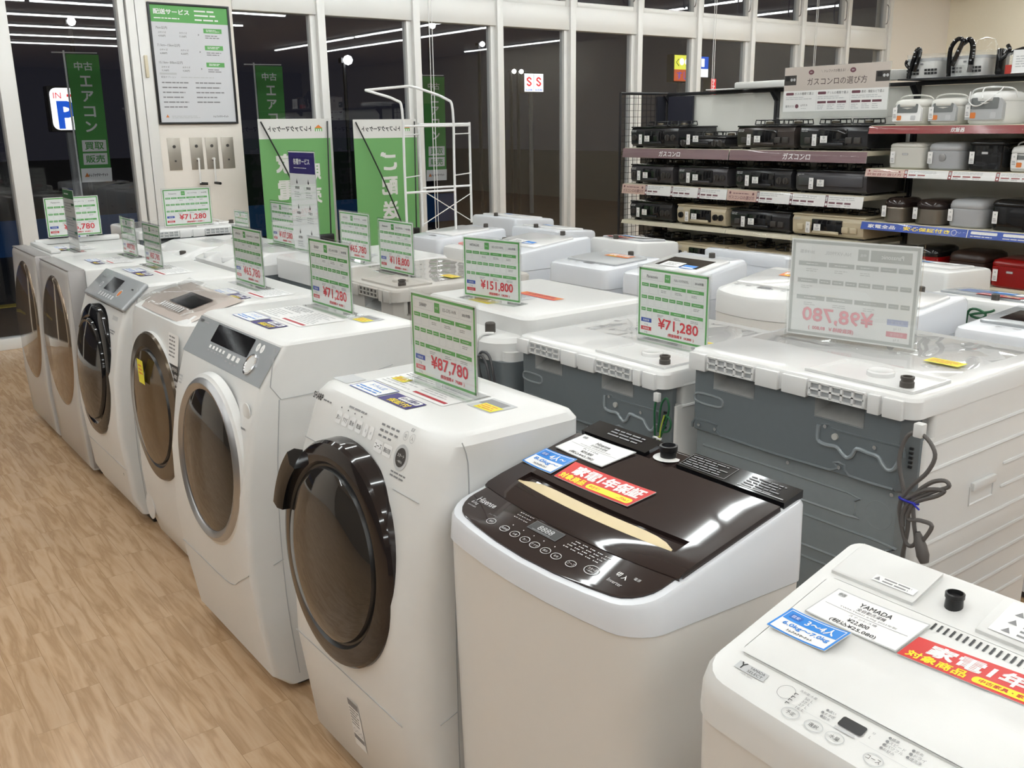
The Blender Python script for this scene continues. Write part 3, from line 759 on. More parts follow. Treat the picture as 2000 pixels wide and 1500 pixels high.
def vx_washer(loc, rotz, label, zt, full=True, cordcol=None, note=True, beige=False, group=None):
    t = thing('drum_washer', label, 'washing machine', loc, rotz, group)
    hw, xb = .31, .62
    lowm, topm = (BEIGEW, BEIGEW) if beige else (GALV, GALVD)
    rear, lid, zs = heat_pump_back(t, hw, xb, zt, lowm, topm)
    lm = WHITEG if not beige else BEIGEW
    dz = zs-.952
    Fb = lambda u, v, x=0.0: Vector((xb+x, u, v+dz))
    if full:
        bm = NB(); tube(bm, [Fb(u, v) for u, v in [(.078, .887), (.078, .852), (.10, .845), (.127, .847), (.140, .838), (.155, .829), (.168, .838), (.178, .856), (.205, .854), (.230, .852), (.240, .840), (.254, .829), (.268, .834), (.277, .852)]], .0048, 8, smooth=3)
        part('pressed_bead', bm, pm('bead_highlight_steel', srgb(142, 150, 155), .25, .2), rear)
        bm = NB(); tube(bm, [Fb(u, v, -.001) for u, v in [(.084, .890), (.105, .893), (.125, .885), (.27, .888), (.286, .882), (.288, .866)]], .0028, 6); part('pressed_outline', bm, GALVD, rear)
        bm = NB()
        def stadium(c, r, L, z): return [(c-L, z-r), (c+L, z-r), (c+L+r, z), (c+L, z+r), (c-L, z+r), (c-L-r, z)]
        tube(bm, [Fb(u, v, -.0005) for u, v in stadium(-.247, .012, .034, .872)], .0032, 6, closed=True); part('pressed_slot', bm, GALV, rear)
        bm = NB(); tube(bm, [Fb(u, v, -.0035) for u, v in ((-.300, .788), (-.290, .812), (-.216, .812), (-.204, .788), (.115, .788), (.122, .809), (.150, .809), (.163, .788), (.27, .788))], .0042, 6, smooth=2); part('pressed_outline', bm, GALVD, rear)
        for u, v in ((.095, .887), (.22, .87), (.138, .802), (-.007, .769), (.262, .771), (-.275, .80), (-.222, .801)):
            bm = NB(); x = 0 if v > .79 else -.014; cyl(bm, Fb(u, v, x-.004), Fb(u, v, x+.002), .0048, 10); part('screw', bm, CHROME, rear)
        bm = NB(); cyl(bm, Fb(.123, .87, -.004), Fb(.123, .87, .005), .0075, 14); part('rubber_plug', bm, pm('pale_rubber', (.45, .45, .42), .5), rear)
        for a, b_, z0, z1 in ((-.27, .175, .689, .744), (-.27, .262, .58, .655), (-.27, .255, .44, .55)):
            bm = NB(); tube(bm, [Fb(u, v, -.015) for u, v in ((a, z1), (b_-.02, z1), (b_, z1-.015), (b_, z0+.01), (b_-.02, z0), (a, z0))], .0035, 6, smooth=2); part('pressed_frame', bm, GALV, rear)
        bm = NB(); q = Matrix.Rotation(PI/2, 4, 'Y'); q.translation = Fb(.235, .715, -.0155)
        lathe(bm, [(.034, 0), (.032, .002), (.029, 0)], q, 28, cap_end=False); part('pressed_ring', bm, GALV, rear)
        for k in range(5):
            bm = NB(); z = .885-.0102*k+dz; box(bm, xb-.016, xb-.0105, .292, .301, z-.0028, z+.0028, bev=.001); part('vent_slot', bm, BLK, rear)
        # pressed ribs and grip on the near side wall
        for k in range(9):
            bm = NB(); z = .885-.058*k; x0, x1 = .06, .54
            if 2 <= k <= 3: x1 = .22
            tube(bm, [(x0, hw-.003, z), (x0+.02, hw-.001, z), (x1-.02, hw-.001, z), (x1, hw-.003, z)], .005, 6); part('side_rib', bm, WHITE, t)
        bm = NB(); box(bm, .26, .365, hw-.002, hw+.010, .735, .755, bev=.004); tube(bm, [(.26, hw, .745), (.26, hw, .70), (.365, hw, .70), (.365, hw, .745)], .003, 6, smooth=1); part('side_grip', bm, WHITE, t)
    bm = NB()
    outer = [(.605, .02), (.455, .024), (.455, .285), (.605, .285)]
    loft(bm, [[Vector((x, y, zt+.0004)) for x, y in outer], [Vector((x, y, zt+.0065)) for x, y in outer], [Vector((.530+(x-.53)*.93, .155+(y-.155)*.96, zt+.0065)) for x, y in outer], [Vector((.530+(x-.53)*.86, .155+(y-.155)*.92, zt+.0012)) for x, y in outer]], cap0=False)
    part('inlet_tray', bm, lm, lid)
    bm = NB(); lathe(bm, [(.030, 0), (.030, .010), (.027, .013), (.024, .012), (.0005, .012)], Matrix.Translation((.515, .155, zt)), 28); part('filter_cap', bm, lm, lid)
    bm = NB(); lathe(bm, [(.015, 0), (.015, .012), (.013, .014), (.013, .018), (.0145, .019), (.0145, .024), (.010, .024), (.009, .012), (.0005, .012)], Matrix.Translation((.560, .245, zt)), 20); part('water_inlet', bm, pm('brown_grey_rubber', (.06, .052, .045), .5), lid, 'dark screw-on water inlet')
    bm = NB(); vr = []
    for i in range(8):
        vr.append([bm.verts.new((.06+.052*i, -.28+.54*k/14, zt+.0015+.0028*abs(math.sin(i*1.3+k*.5)*math.sin(k*.9+i*.4)))) for k in range(15)])
    for i in range(7):
        for k in range(14):
            bm.faces.new((vr[i][k], vr[i][k+1], vr[i+1][k+1], vr[i+1][k]))
    part('clear_wrap', bm, FILM, t, 'loose clear wrapping film')
    p = Print(); p.rect(-.261, 0, -.088, .005, PGRY, 1); p.lines(-.20, .03, -.06, .07, 4, PLGRY, 1)
    p.build('lid_print', lambda u, v, w: Vector((.357-v, u, zt+.0012+w)), t)
    if note:
        p = Print(); p.rect(0, 0, .085, .045, PYELS, 1); p.lines(.006, .008, .08, .038, 3, PORA, 2)
        p.build('yellow_note', lambda u, v, w: Vector((.335-v, .15+u, zt+.0052+w)), t, 'yellow note under the film')
    return t

def cable_bundle(bm, pts_list, r, mi=0):
    for pts in pts_list: tube(bm, pts, r, 8, mi, smooth=5)
# ------------------------------------------------------------------ the two near top loaders
def hisense(loc):
    """origin at base, local x=0 is the front edge; width along y"""
    t = thing('top_load_washer', 'white top-loading washer with glossy dark brown lid and gold handle strip', 'washing machine', loc)
    hw, xb = .272, .405
    sl = lambda x: .837+(.920-.837)*(x-.02)/.385
    bm = NB()
    bow = .03
    loft(bm, [ring_rr(.012, xb-.004, hw-.008, .06, .02, .04, .04, 5, bow), ring_rr(.002, xb, hw-.002, .06, .02, .60, .58, 5, bow), ring_rr(0, xb, hw-.001, .06, .02, .780, .760, 5, bow)])
    part('body', bm, WARMW, t, 'warm white steel body', angle=30)
    bm = NB()
    loft(bm, [ring_rr(-.003, xb+.003, hw+.002, .058, .022, .783, .763, 5, bow), ring_rr(-.002, xb+.003, hw+.002, .058, .022, .79, .80, 5, bow),
              ring_rr(.001, xb+.002, hw+.000, .056, .022, .824, .908, 5, bow), ring_rr(.005, xb-.001, hw-.005, .053, .02, .832, .916, 5, bow), ring_rr(.012, xb-.006, hw-.013, .05, .015, .834, .918, 5, bow)])
    part('top_cover', bm, WHITEB, t, 'bluish white plastic top', angle=35)
    TM = lambda u, v, w: Vector((v, -u, sl(v)+.0+w))       # u to near, v local x
    # brown panel: front control strip
    bm = NB()
    def ring(off, ins):
        pts = []
        W = hw-.018-ins
        base = ring_rr(.016+ins, .40-ins, W, .05, .006, 0, 0, 5, bow)
        return [Vector((p.x, p.y, sl(p.x)+off)) for p in base]
    loft(bm, [ring(-.004, 0), ring(.0015, 0), ring(.002, .002)])
    pan = part('control_panel', bm, BROWNG, t, 'glossy dark brown control panel')
    # lid slab with a lip and an opening for the handle
    bm = NB()
    x0, x1, W = .098, .345, .262
    def lz(x): return sl(x)+.009
    def fx(y): return x0-.018*(1-(y/W)**2)
    # outer outline polygon minus handle slot: build by strips in y
    hs0, hs1 = .138, .174       # slot in x
    n = 24
    ys = [-W+2*W*k/n for k in range(n+1)]
    HW = .212
    ys = sorted(set(ys+[-HW, HW]))
    rows = []
    for y in ys:
        f = fx(y); sy = hs0-.010*(1-(y/HW)**2) if abs(y) <= HW else hs0; sb = hs1-.006*(1-(y/HW)**2) if abs(y) <= HW else hs1
        rows.append([Vector((f, y, lz(f)-.020)), Vector((f-.002, y, lz(f)-.006)), Vector((f+.006, y, lz(f))), Vector((sy, y, lz(sy)+.001)), Vector((sb, y, lz(sb)+.001)), Vector((.30, y, lz(.30)+.001)), Vector((x1-.003, y, lz(x1)-.001)), Vector((x1, y, lz(x1)-.012))])
    V = [[bm.verts.new(p) for p in r] for r in rows]
    for i in range(len(V)-1):
        for k in range(7):
            mid = (ys[i]+ys[i+1])/2
            if k == 3 and abs(mid) < HW: continue
            bm.faces.new((V[i][k], V[i][k+1], V[i+1][k+1], V[i+1][k]))
    for r in (V[0], V[-1]):
        lo = [bm.verts.new((v.co.x, v.co.y, v.co.z-.013)) for v in r[2:]]
        for k in range(len(lo)-1): bm.faces.new((r[2+k], r[3+k], lo[k+1], lo[k]))
    # slot walls and floor
    idx = [i for i, y in enumerate(ys) if abs(y) <= HW+1e-6]
    fl = []
    for i in idx:
        a = V[i][3].co; b = V[i][4].co
        fl.append((bm.verts.new((a.x+.004, a.y, a.z-.014)), bm.verts.new((b.x, b.y, b.z-.020))))
    for j in range(len(idx)-1):
        i0, i1 = idx[j], idx[j+1]
        bm.faces.new((V[i0][3], V[i1][3], fl[j+1][0], fl[j][0])); bm.faces.new((V[i0][4], fl[j][1], fl[j+1][1], V[i1][4])); bm.faces.new((fl[j][0], fl[j+1][0], fl[j+1][1], fl[j][1]))
    bm.faces.new((V[idx[0]][3], fl[0][0], fl[0][1], V[idx[0]][4])); bm.faces.new((V[idx[-1]][3], V[idx[-1]][4], fl[-1][1], fl[-1][0]))
    lid = part('lid', bm, BROWNG, t, 'glossy dark brown lid', angle=50)
    bm = NB(); vr = []
    for k in range(17):
        y = -HW+.006+2*(HW-.006)*k/16
        xa = hs0-.010*(1-(y/HW)**2)-.001; wd = .028*max(.12, (1-abs(y/HW)**6))
        zc = lz(xa)
        vr.append([bm.verts.new((xa-.001, y, zc-.006)), bm.verts.new((xa, y, zc+.0012)), bm.verts.new((xa+wd*.5, y, lz(xa+wd*.5)+.0026)), bm.verts.new((xa+wd, y, lz(xa+wd)-.0002))])
    for k in range(16):
        for j in range(3): bm.faces.new((vr[k][j], vr[k][j+1], vr[k+1][j+1], vr[k+1][j]))
    part('handle_strip', bm, GOLD, lid, 'champagne gold handle strip')
    # rear strip
    bm = NB(); old = []
    yh = -.065+.02
    def strip(ya, yb):
        a = [(.352, ya), (.352, yb), (.404, yb), (.404, ya)]
        loft(bm, [[Vector((x, y, sl(x)-.004)) for x, y in a], [Vector((x, y, sl(x)+.010)) for x, y in a]])
    strip(-.262, -.012); strip(.072, .262); 
    rs = part('rear_strip', bm, BLKG, t, 'black strip behind the lid')
    bm = NB(); a = [(.352, -.012), (.352, .072), (.404, .072), (.404, -.012)]
    loft(bm, [[Vector((x, y, sl(x)-.004)) for x, y in a], [Vector((x, y, sl(x)+.001)) for x, y in a]]); part('inlet_recess', bm, BROWNG, t)
    bm = NB(); Mh = Matrix.Translation((.376, .032, sl(.376)))
    lathe(bm, [(.030, .0015), (.027, .003), (.0005, .003)], Mh, 24, 0); lathe(bm, [(.016, .0), (.016, .016), (.018, .017), (.018, .026), (.014, .027), (.012, .018), (.0005, .018)], Mh, 24, 1, [1, 1, 1, 1, 1, 2])
    part('water_inlet', bm, [WHITE, BLK, pm('blue_rubber', (.02, .05, .25), .4)], t, 'black water inlet with a blue core')
    p = Print()
    g = PLGRY
    p.rect(-.02, .362, .14, .392, BLKG, 1) if False else None
    for (u0, u1) in ((-.0, .0),): pass
    p.lines(-.20, .365, -.09, .395, 3, PGRY, 1); p.lines(.02, .360, .12, .396, 5, PGRY, 1); p.frame(.015, .357, .125, .399, .001, PGRY, 1); p.lines(.16, .358, .25, .396, 5, PGRY, 1); p.rect(.155, .357, .255, .359, PLGRY, 1)
    p.build('rear_print', lambda u, v, w: TM(u, v, w+.0108), rs)
    p = Print()
    p.text('Hisense', -.228, .058, .0135, PLGRY, 1, 'l', width=.055, bold=.02)
    p.text('8.0kg', -.232, .043, .009, PLGRY, 1, 'l', width=.02); p.text('HW-DG80A', -.232, .034, .0035, PLGRY, 1, 'l'); p.rect(-.232, .0495, -.175, .0500, PGRY, 1)
    p.text('Just Wash', -.165, .036, .005, PGRY, 1, 'l', width=.026)
    for i, x in enumerate((-.139, -.097, -.066, -.036, -.008, .022, .050, .088)):
        r = .0115
        p.ring(x, .020+.014*abs(x)*.8, r, .0014, PLGRY, 2, 18, ry=.0085)
        p.text(('予約', '風乾燥', '水量', '洗い', 'すすぎ', '脱水', '毛布', 'コース')[i], x, .020+.014*abs(x)*.8, .0055, PLGRY, 2, squeeze=.018); p.disc(x+.004, .038, .0012, PWHT, 1, 6) if 0 < i < 6 else None
    p.ring(.130, .030, .0155, .0016, PLGRY, 2, 24, ry=.0115); p.text('スタート', .130, .032, .0055, PWHT, 2, width=.02); p.text('一時停止', .130, .026, .004, PLGRY, 2, width=.018)
    p.rrect(-.067, .048, .014, .074, .002, BLK, 1); p.frame(-.066, .049, .013, .073, .0006, PGRY, 2); p.text('8888', -.026, .061, .0125, PLGRY, 3, width=.040, bold=.01); p.rect(-.055, .051, -.005, .0525, PGRY, 2)
    rnd = random.Random(3)
    for r in range(4):
        for c in range(5):
            p.disc(.036+.019*c+.003*r, .050+.0068*r, .0013, PWHT, 1, 6); p.rect(.039+.019*c+.003*r, .0492+.0068*r, .047+.019*c+.003*r, .0510+.0068*r, PLGRY, 1)
    for r in range(3):
        for c in range(3): p.disc(-.115+.014*c, .058+.008*r, .0012, PWHT, 1, 6); p.rect(-.112+.014*c, .0572+.008*r, -.105+.014*c, .0592+.008*r, PGRY, 1)
    p.text('切', .175, .050, .010, PWHT, 1, bold=.02); p.text('入', .190, .048, .010, PWHT, 1, bold=.02); p.text('電源', .210, .056, .0065, PLGRY, 1)
    p.text('Inverter', .185, .030, .008, PLGRY, 1, width=.032)
    p.build('panel_print', lambda u, v, w: TM(u, v, w+.0026), pan, 'pale printed buttons and red digits' if False else 'pale printed buttons and digits')
    bm = NB()
    for z0, z1, r in ((.30, .42, .01),):
        tube(bm, [(.06, -hw-.001, .28), (.075, -hw-.001, .40), (.17, -hw-.001, .43), (.18, -hw-.001, .34), (.12, -hw-.001, .28)], .003, 6, closed=True)
    part('side_grip', bm, WARMW, t)
    bm = NB(); box(bm, .03, .38, -.24, .24, 0, .05); part('base', bm, DARKG, t)
    return t, sl

def yamada(loc):
    t = thing('top_load_washer', 'all-white top-loading washer in the bottom right corner with row of black vent slots', 'washing machine', loc)
    hw, xb = .285, .37
    sl = lambda x: .826+.075*x/.30
    bm = NB()
    loft(bm, [ring_rr(.01, xb, hw-.006, .05, .02, .04, .04, 5, .012), ring_rr(0, xb, hw, .05, .02, .762, .83, 5, .012)]); part('body', bm, WARMW, t, angle=30)
    bm = NB()
    loft(bm, [ring_rr(-.003, xb+.002, hw+.003, .052, .022, .764, .832, 5, .012), ring_rr(-.001, xb+.002, hw+.002, .052, .022, .80, .895, 5, .012), ring_rr(.002, xb, hw-.002, .05, .022, .815, .905, 5, .012), ring_rr(.008, xb-.006, hw-.010, .045, .02, .8265, .914, 5, .012), ring_rr(.018, xb-.014, hw-.020, .04, .015, .8305, .9148, 5, .012)])
    cov = part('top_cover', bm, WHITE, t, angle=35)
    T = lambda u, v, w: Vector((v, -u, sl(v)+.0012+w))
    # lid
    bm = NB()
    x0, x1, W = .062, .262, .250
    def rr(ins, off): return [Vector((p.x, p.y, sl(p.x)+off)) for p in ring_rr(x0+ins, x1-ins, W-ins, .012, .012, 0, 0, 4, 0)]
    loft(bm, [rr(0, -.004), rr(0, .0035)], cap1=False)
    nx, ny = 14, 24; G = []
    for i in range(nx+1):
        x = x0+.001+(x1-x0-.002)*i/nx; row = []
        for k in range(ny+1):
            y = W-.001-2*(W-.001)*k/ny; s_ = max(0, min(1, (.5-(i/nx))/.22+.25+.9*(k/ny-.35)*(k < ny*.55)))
            d_ = .0065*math.sin(PI*min(1, s_))*min(1, k/3)*min(1, (ny-k)/3)*min(1, i/2)
            row.append(bm.verts.new((x, y, sl(x)+.0062-d_-.0027*(i in (0, nx) or k in (0, ny)))))
        G.append(row)
    for i in range(nx):
        for k in range(ny): bm.faces.new((G[i][k], G[i+1][k], G[i+1][k+1], G[i][k+1]))
    lid = part('lid', bm, WHITE, t, angle=35)
    bm = NB(); vr = []
    for i in range(7):
        x = x0+.018+.08*i/6; dz = .006*math.sin(PI*i/6)
        vr.append([bm.verts.new((x, W-.035-2*(W-.035)*k/14, sl(x)+.0095-dz*math.sin(PI*k/14)**.5*.0)) for k in range(15)])
    for i in range(6):
        for k in range(14): bm.faces.new((vr[i][k], vr[i][k+1], vr[i+1][k+1], vr[i+1][k]))
    bm.free()
    # rear deck raised
    bm = NB()
    def deck(pts, z0, z1):
        loft(bm, [[Vector((x, y, sl(x)+z0)) for x, y in pts], [Vector((x, y, sl(x)+z1-.003)) for x, y in pts], [Vector((x+(.003 if x < .32 else -.003), y*.985, sl(x)+z1)) for x, y in pts]])
    deck([(.274, .255), (.274, .125), (.352, .125), (.352, .255)], -.004, .0075)
    deck([(.274, .035), (.274, -.262), (.352, -.262), (.352, .035)], -.004, .0075)
    part('rear_deck', bm, WHITE, t)
    bm = NB(); Mh = Matrix.Translation((.305, .082, sl(.305)))
    lathe(bm, [(.0125, -.004), (.0115, .012), (.013, .013), (.013, .019), (.0105, .020), (.009, .014), (.0005, .014)], Mh, 24); part('water_inlet', bm, BLK, t, 'black water inlet')
    bm = NB()
    for k in range(26):
        y = .078-.0088*k
        if k: bm = NB()
        quad(bm, [(.238, y, sl(.238)+.0072), (.252, y, sl(.252)+.0072), (.252, y-.0032, sl(.252)+.0072), (.238, y-.0032, sl(.238)+.0072)], 0)
        part('vent_slot', bm, BLK, lid)
    p = Print()
    p.rect(-.238, .036, -.190, .050, PLGRY, 1); p.text('YAMADA', -.206, .0462, .0044, PBLK, 2, width=.024); p.text('SELECT', -.206, .0398, .0044, PBLK, 2, width=.024); p.text('Y', -.229, .044, .011, PBLK, 2, bold=.02); p.text('YWM-T60H1', -.214, .032, .003, PGRY, 1, width=.02)
    p.ring(-.155, .040, .012, .0006, PGRY, 1)
    for r, s in enumerate(('50 L', '37 L', '27 L', '16 L')): p.text(s, -.124, .045-.0062*r, .0042, PGRY, 2, width=.012); p.rect(-.145, .0445-.0062*r, -.140, .0455-.0062*r, PBLK, 2); p.rect(-.145, .042-.0062*r, -.144, .0455-.0062*r, PBLK, 2)
    p.text('洗剤量/水量', -.130, .0525, .004, PGRY, 2, width=.025)
    for r, s in enumerate(('洗い', 'すすぎ', '脱水')): p.text('●'+s, -.092, .046-.0062*r, .0046, PGRY, 1)
    for i, (x, s) in enumerate(((-.129, '予定'), (-.095, '選択'), (-.065, '水量'), (-.013, 'コース'))):
        p.ring(x, .0145, .0125, .0011, PLGRY, 1, 24, ry=.009); p.text(s, x, .0145, .0062, PBLK, 2, squeeze=.018)
    p.ring(.045, .016, .019, .0012, PLGRY, 1, 28, ry=.0125); p.text('スタート', .045, .019, .0055, PBLK, 2, width=.025); p.text('一時停止', .045, .012, .0048, PBLK, 2, width=.022)
    p.rrect(-.076, .034, -.043, .050, .003, BLK, 2); p.rect(-.076, .0275, -.048, .0315, PLGRY, 1); p.text('分', -.034, .048, .004, PGRY, 1); p.text('L', -.034, .040, .004, PGRY, 1)
    for r in range(4):
        p.text(('●標準', '●スピード', '●パワフル', '●お好み')[r], -.018, .0535-.0062*r, .0046, PGRY, 1, 'l')
        if r < 3: p.text(('●毛布', '●ドライ', '●槽洗浄')[r], .012, .0535-.0062*r, .0046, PGRY, 1, 'l')
    p.rect(-.155, .0272, -.078, .0276, PLGRY, 1); p.rect(-.04, .0272, .10, .0276, PLGRY, 1)
    p.build('panel_print', T, cov)
    p = Print(); p.rect(-.195, .283, -.130, .297, PWHT, 1); p.lines(-.18, .284, -.135, .296, 2, PGRY, 2); p.poly([(-.193, .286), (-.184, .286), (-.1885, .294)], PGRY, 2)
    p.build('warning_sticker', lambda u, v, w: T(u, v, w+.0068), t, 'small white warning sticker')
    p = Print()
    p.rect(-.022, .279, .12, .345, PWHT, 1); p.lines(.012, .282, .11, .342, 7, PGRY, 2)
    for k in range(3): p.poly([(-.008, .284+.018*k), (.004, .284+.018*k), (-.002, .294+.018*k)], PGRY, 2)
    p.build('warning_sticker', lambda u, v, w: T(u, v, w+.0068), t, 'white warning sticker with black triangles')
    return t, sl

# loose cards lying on the lids
def card_on(name, label, cat, quadpts, draw, group=None, thick=.0012, curl=.004):
    """quadpts: far-front, near-front, near-back, far-back corners (world); sheet coordinates 0..1"""
    a, b, c, d = [Vector(q) for q in quadpts]
    t = thing(name, label, cat, (a+b+c+d)/4, 0, group)
    o = t.location.copy()
    N = (b-a).cross(d-a).normalized()
    if N.z < 0: N = -N
    W = (b-a).length; H = (d-a).length
    def F(u, v, w):
        s, q = u/W, v/H
        P0 = a*(1-s)*(1-q)+b*s*(1-q)+c*s*q+d*(1-s)*q
        return P0+N*(w+thick+curl*(4*(s-.5)**2)*.5)-o
    bm = NB(); n = 8
    lo = [[bm.verts.new(F(W*i/n, H*j/2, -thick)) for j in range(3)] for i in range(n+1)]
    hi = [[bm.verts.new(F(W*i/n, H*j/2, 0)) for j in range(3)] for i in range(n+1)]
    for i in range(n):
        for j in range(2):
            bm.faces.new((hi[i][j], hi[i+1][j], hi[i+1][j+1], hi[i][j+1])); bm.faces.new((lo[i][j], lo[i][j+1], lo[i+1][j+1], lo[i+1][j]))
        bm.faces.new((lo[i][0], lo[i+1][0], hi[i+1][0], hi[i][0])); bm.faces.new((lo[i][2], hi[i][2], hi[i+1][2], lo[i+1][2]))
    bm.faces.new((lo[0][0], hi[0][0], hi[0][1], lo[0][1])); bm.faces.new((lo[0][1], hi[0][1], hi[0][2], lo[0][2]))
    bm.faces.new((lo[n][0], lo[n][1], hi[n][1], hi[n][0])); bm.faces.new((lo[n][1], lo[n][2], hi[n][2], hi[n][1]))
    part('sheet', bm, PWHT, t)
    p = Print(); draw(p, W, H)
    # subdivide wide rects so they follow the curl
    q = Print(); q.mats = p.mats
    for f, m in zip(p.f, p.m):
        pts = [p.v[i] for i in f]
        xs = [q_[0] for q_ in pts]
        if len(pts) == 4 and max(xs)-min(xs) > W/6:
            k = 8
            (x0, y0, l), (x1, y1, _), (x2, y2, _), (x3, y3, _) = pts
            for i in range(k):
                s0, s1 = i/k, (i+1)/k; b0 = len(q.v)
                q.v += [(x0+(x1-x0)*s0, y0+(y1-y0)*s0, l), (x0+(x1-x0)*s1, y0+(y1-y0)*s1, l), (x3+(x2-x3)*s1, y3+(y2-y3)*s1, l), (x3+(x2-x3)*s0, y3+(y2-y3)*s0, l)]
                q.f.append((b0, b0+1, b0+2, b0+3)); q.m.append(m)
        else:
            b0 = len(q.v); q.v += pts; q.f.append(tuple(range(b0, b0+len(pts)))); q.m.append(m)
    q.build('printing', F, t)
    return t
def draw_red(p, W, H):
    p.rect(0, 0, W, H, PREDW, 1); p.text('家電1年保証', W*.53, H*.66, H*.46, PWHT, 2, width=W*.84, bold=.045)
    p.text('対象商品', W*.20, H*.22, H*.27, PYEL, 2, width=W*.33, bold=.035)
    p.rrect(W*.40, H*.08, W*.97, H*.33, H*.11, PYEL, 2); p.text('中古家具・家電販売業界No.1', W*.685, H*.205, H*.13, PREDW, 3, width=W*.50, bold=.02)
def draw_blue(t1, t2):
    def d(p, W, H):
        p.rect(0, 0, W, H, PSKY, 1); p.rect(W*.035, H*.05, W*.965, H*.95, PWHT, 2); p.rect(W*.045, H*.52, W*.955, H*.92, PSKY, 3)
        p.rrect(W*.10, H*.62, W*.30, H*.82, H*.04, pm('print_mid_blue', srgb(20, 100, 190), .4), 4); p.text('目安', W*.20, H*.72, H*.12, PWHT, 5)
        p.text(t1, W*.62, H*.72, H*.27, PWHT, 4, width=W*.48, bold=.02); p.text(t2, W*.52, H*.36, H*.18, PSKY, 4, width=W*.78, bold=.02)
        p.text('トレファクマーケット', W*.5, H*.16, H*.10, PBLK, 4, width=W*.42, bold=.03)
    return d
def draw_price(brand, kind, l1, l2, pr, pr2):
    def d(p, W, H):
        p.rect(0, 0, W, H, PWHT, 1); p.frame(0, 0, W, H, .0012, PLGRY, 2)
        p.rrect(W*.06, H*.80, W*.14, H*.92, .002, PLGRY, 2); p.text('中古', W*.10, H*.86, H*.08, PBLK, 3)
        p.rect(W*.05, H*.62, W*.95, H*.628, PGRY, 2) if False else None
        p.text(brand, W*.5, H*.80, H*.12, PBLK, 2, bold=.015); p.text(kind, W*.5, H*.66, H*.10, PBLK, 2)
        p.text(l1, W*.5, H*.55, H*.06, PGRY, 2, width=W*.62); p.rect(W*.05, H*.475, W*.95, H*.485, PGRY, 2); p.text(l2, W*.5, H*.41, H*.06, PGRY, 2, width=W*.3)
        p.text(pr, W*.5, H*.27, H*.12, PBLK, 2, bold=.01); p.text(pr2, W*.5, H*.11, H*.13, PBLK, 2, width=W*.5, bold=.01)
    return d

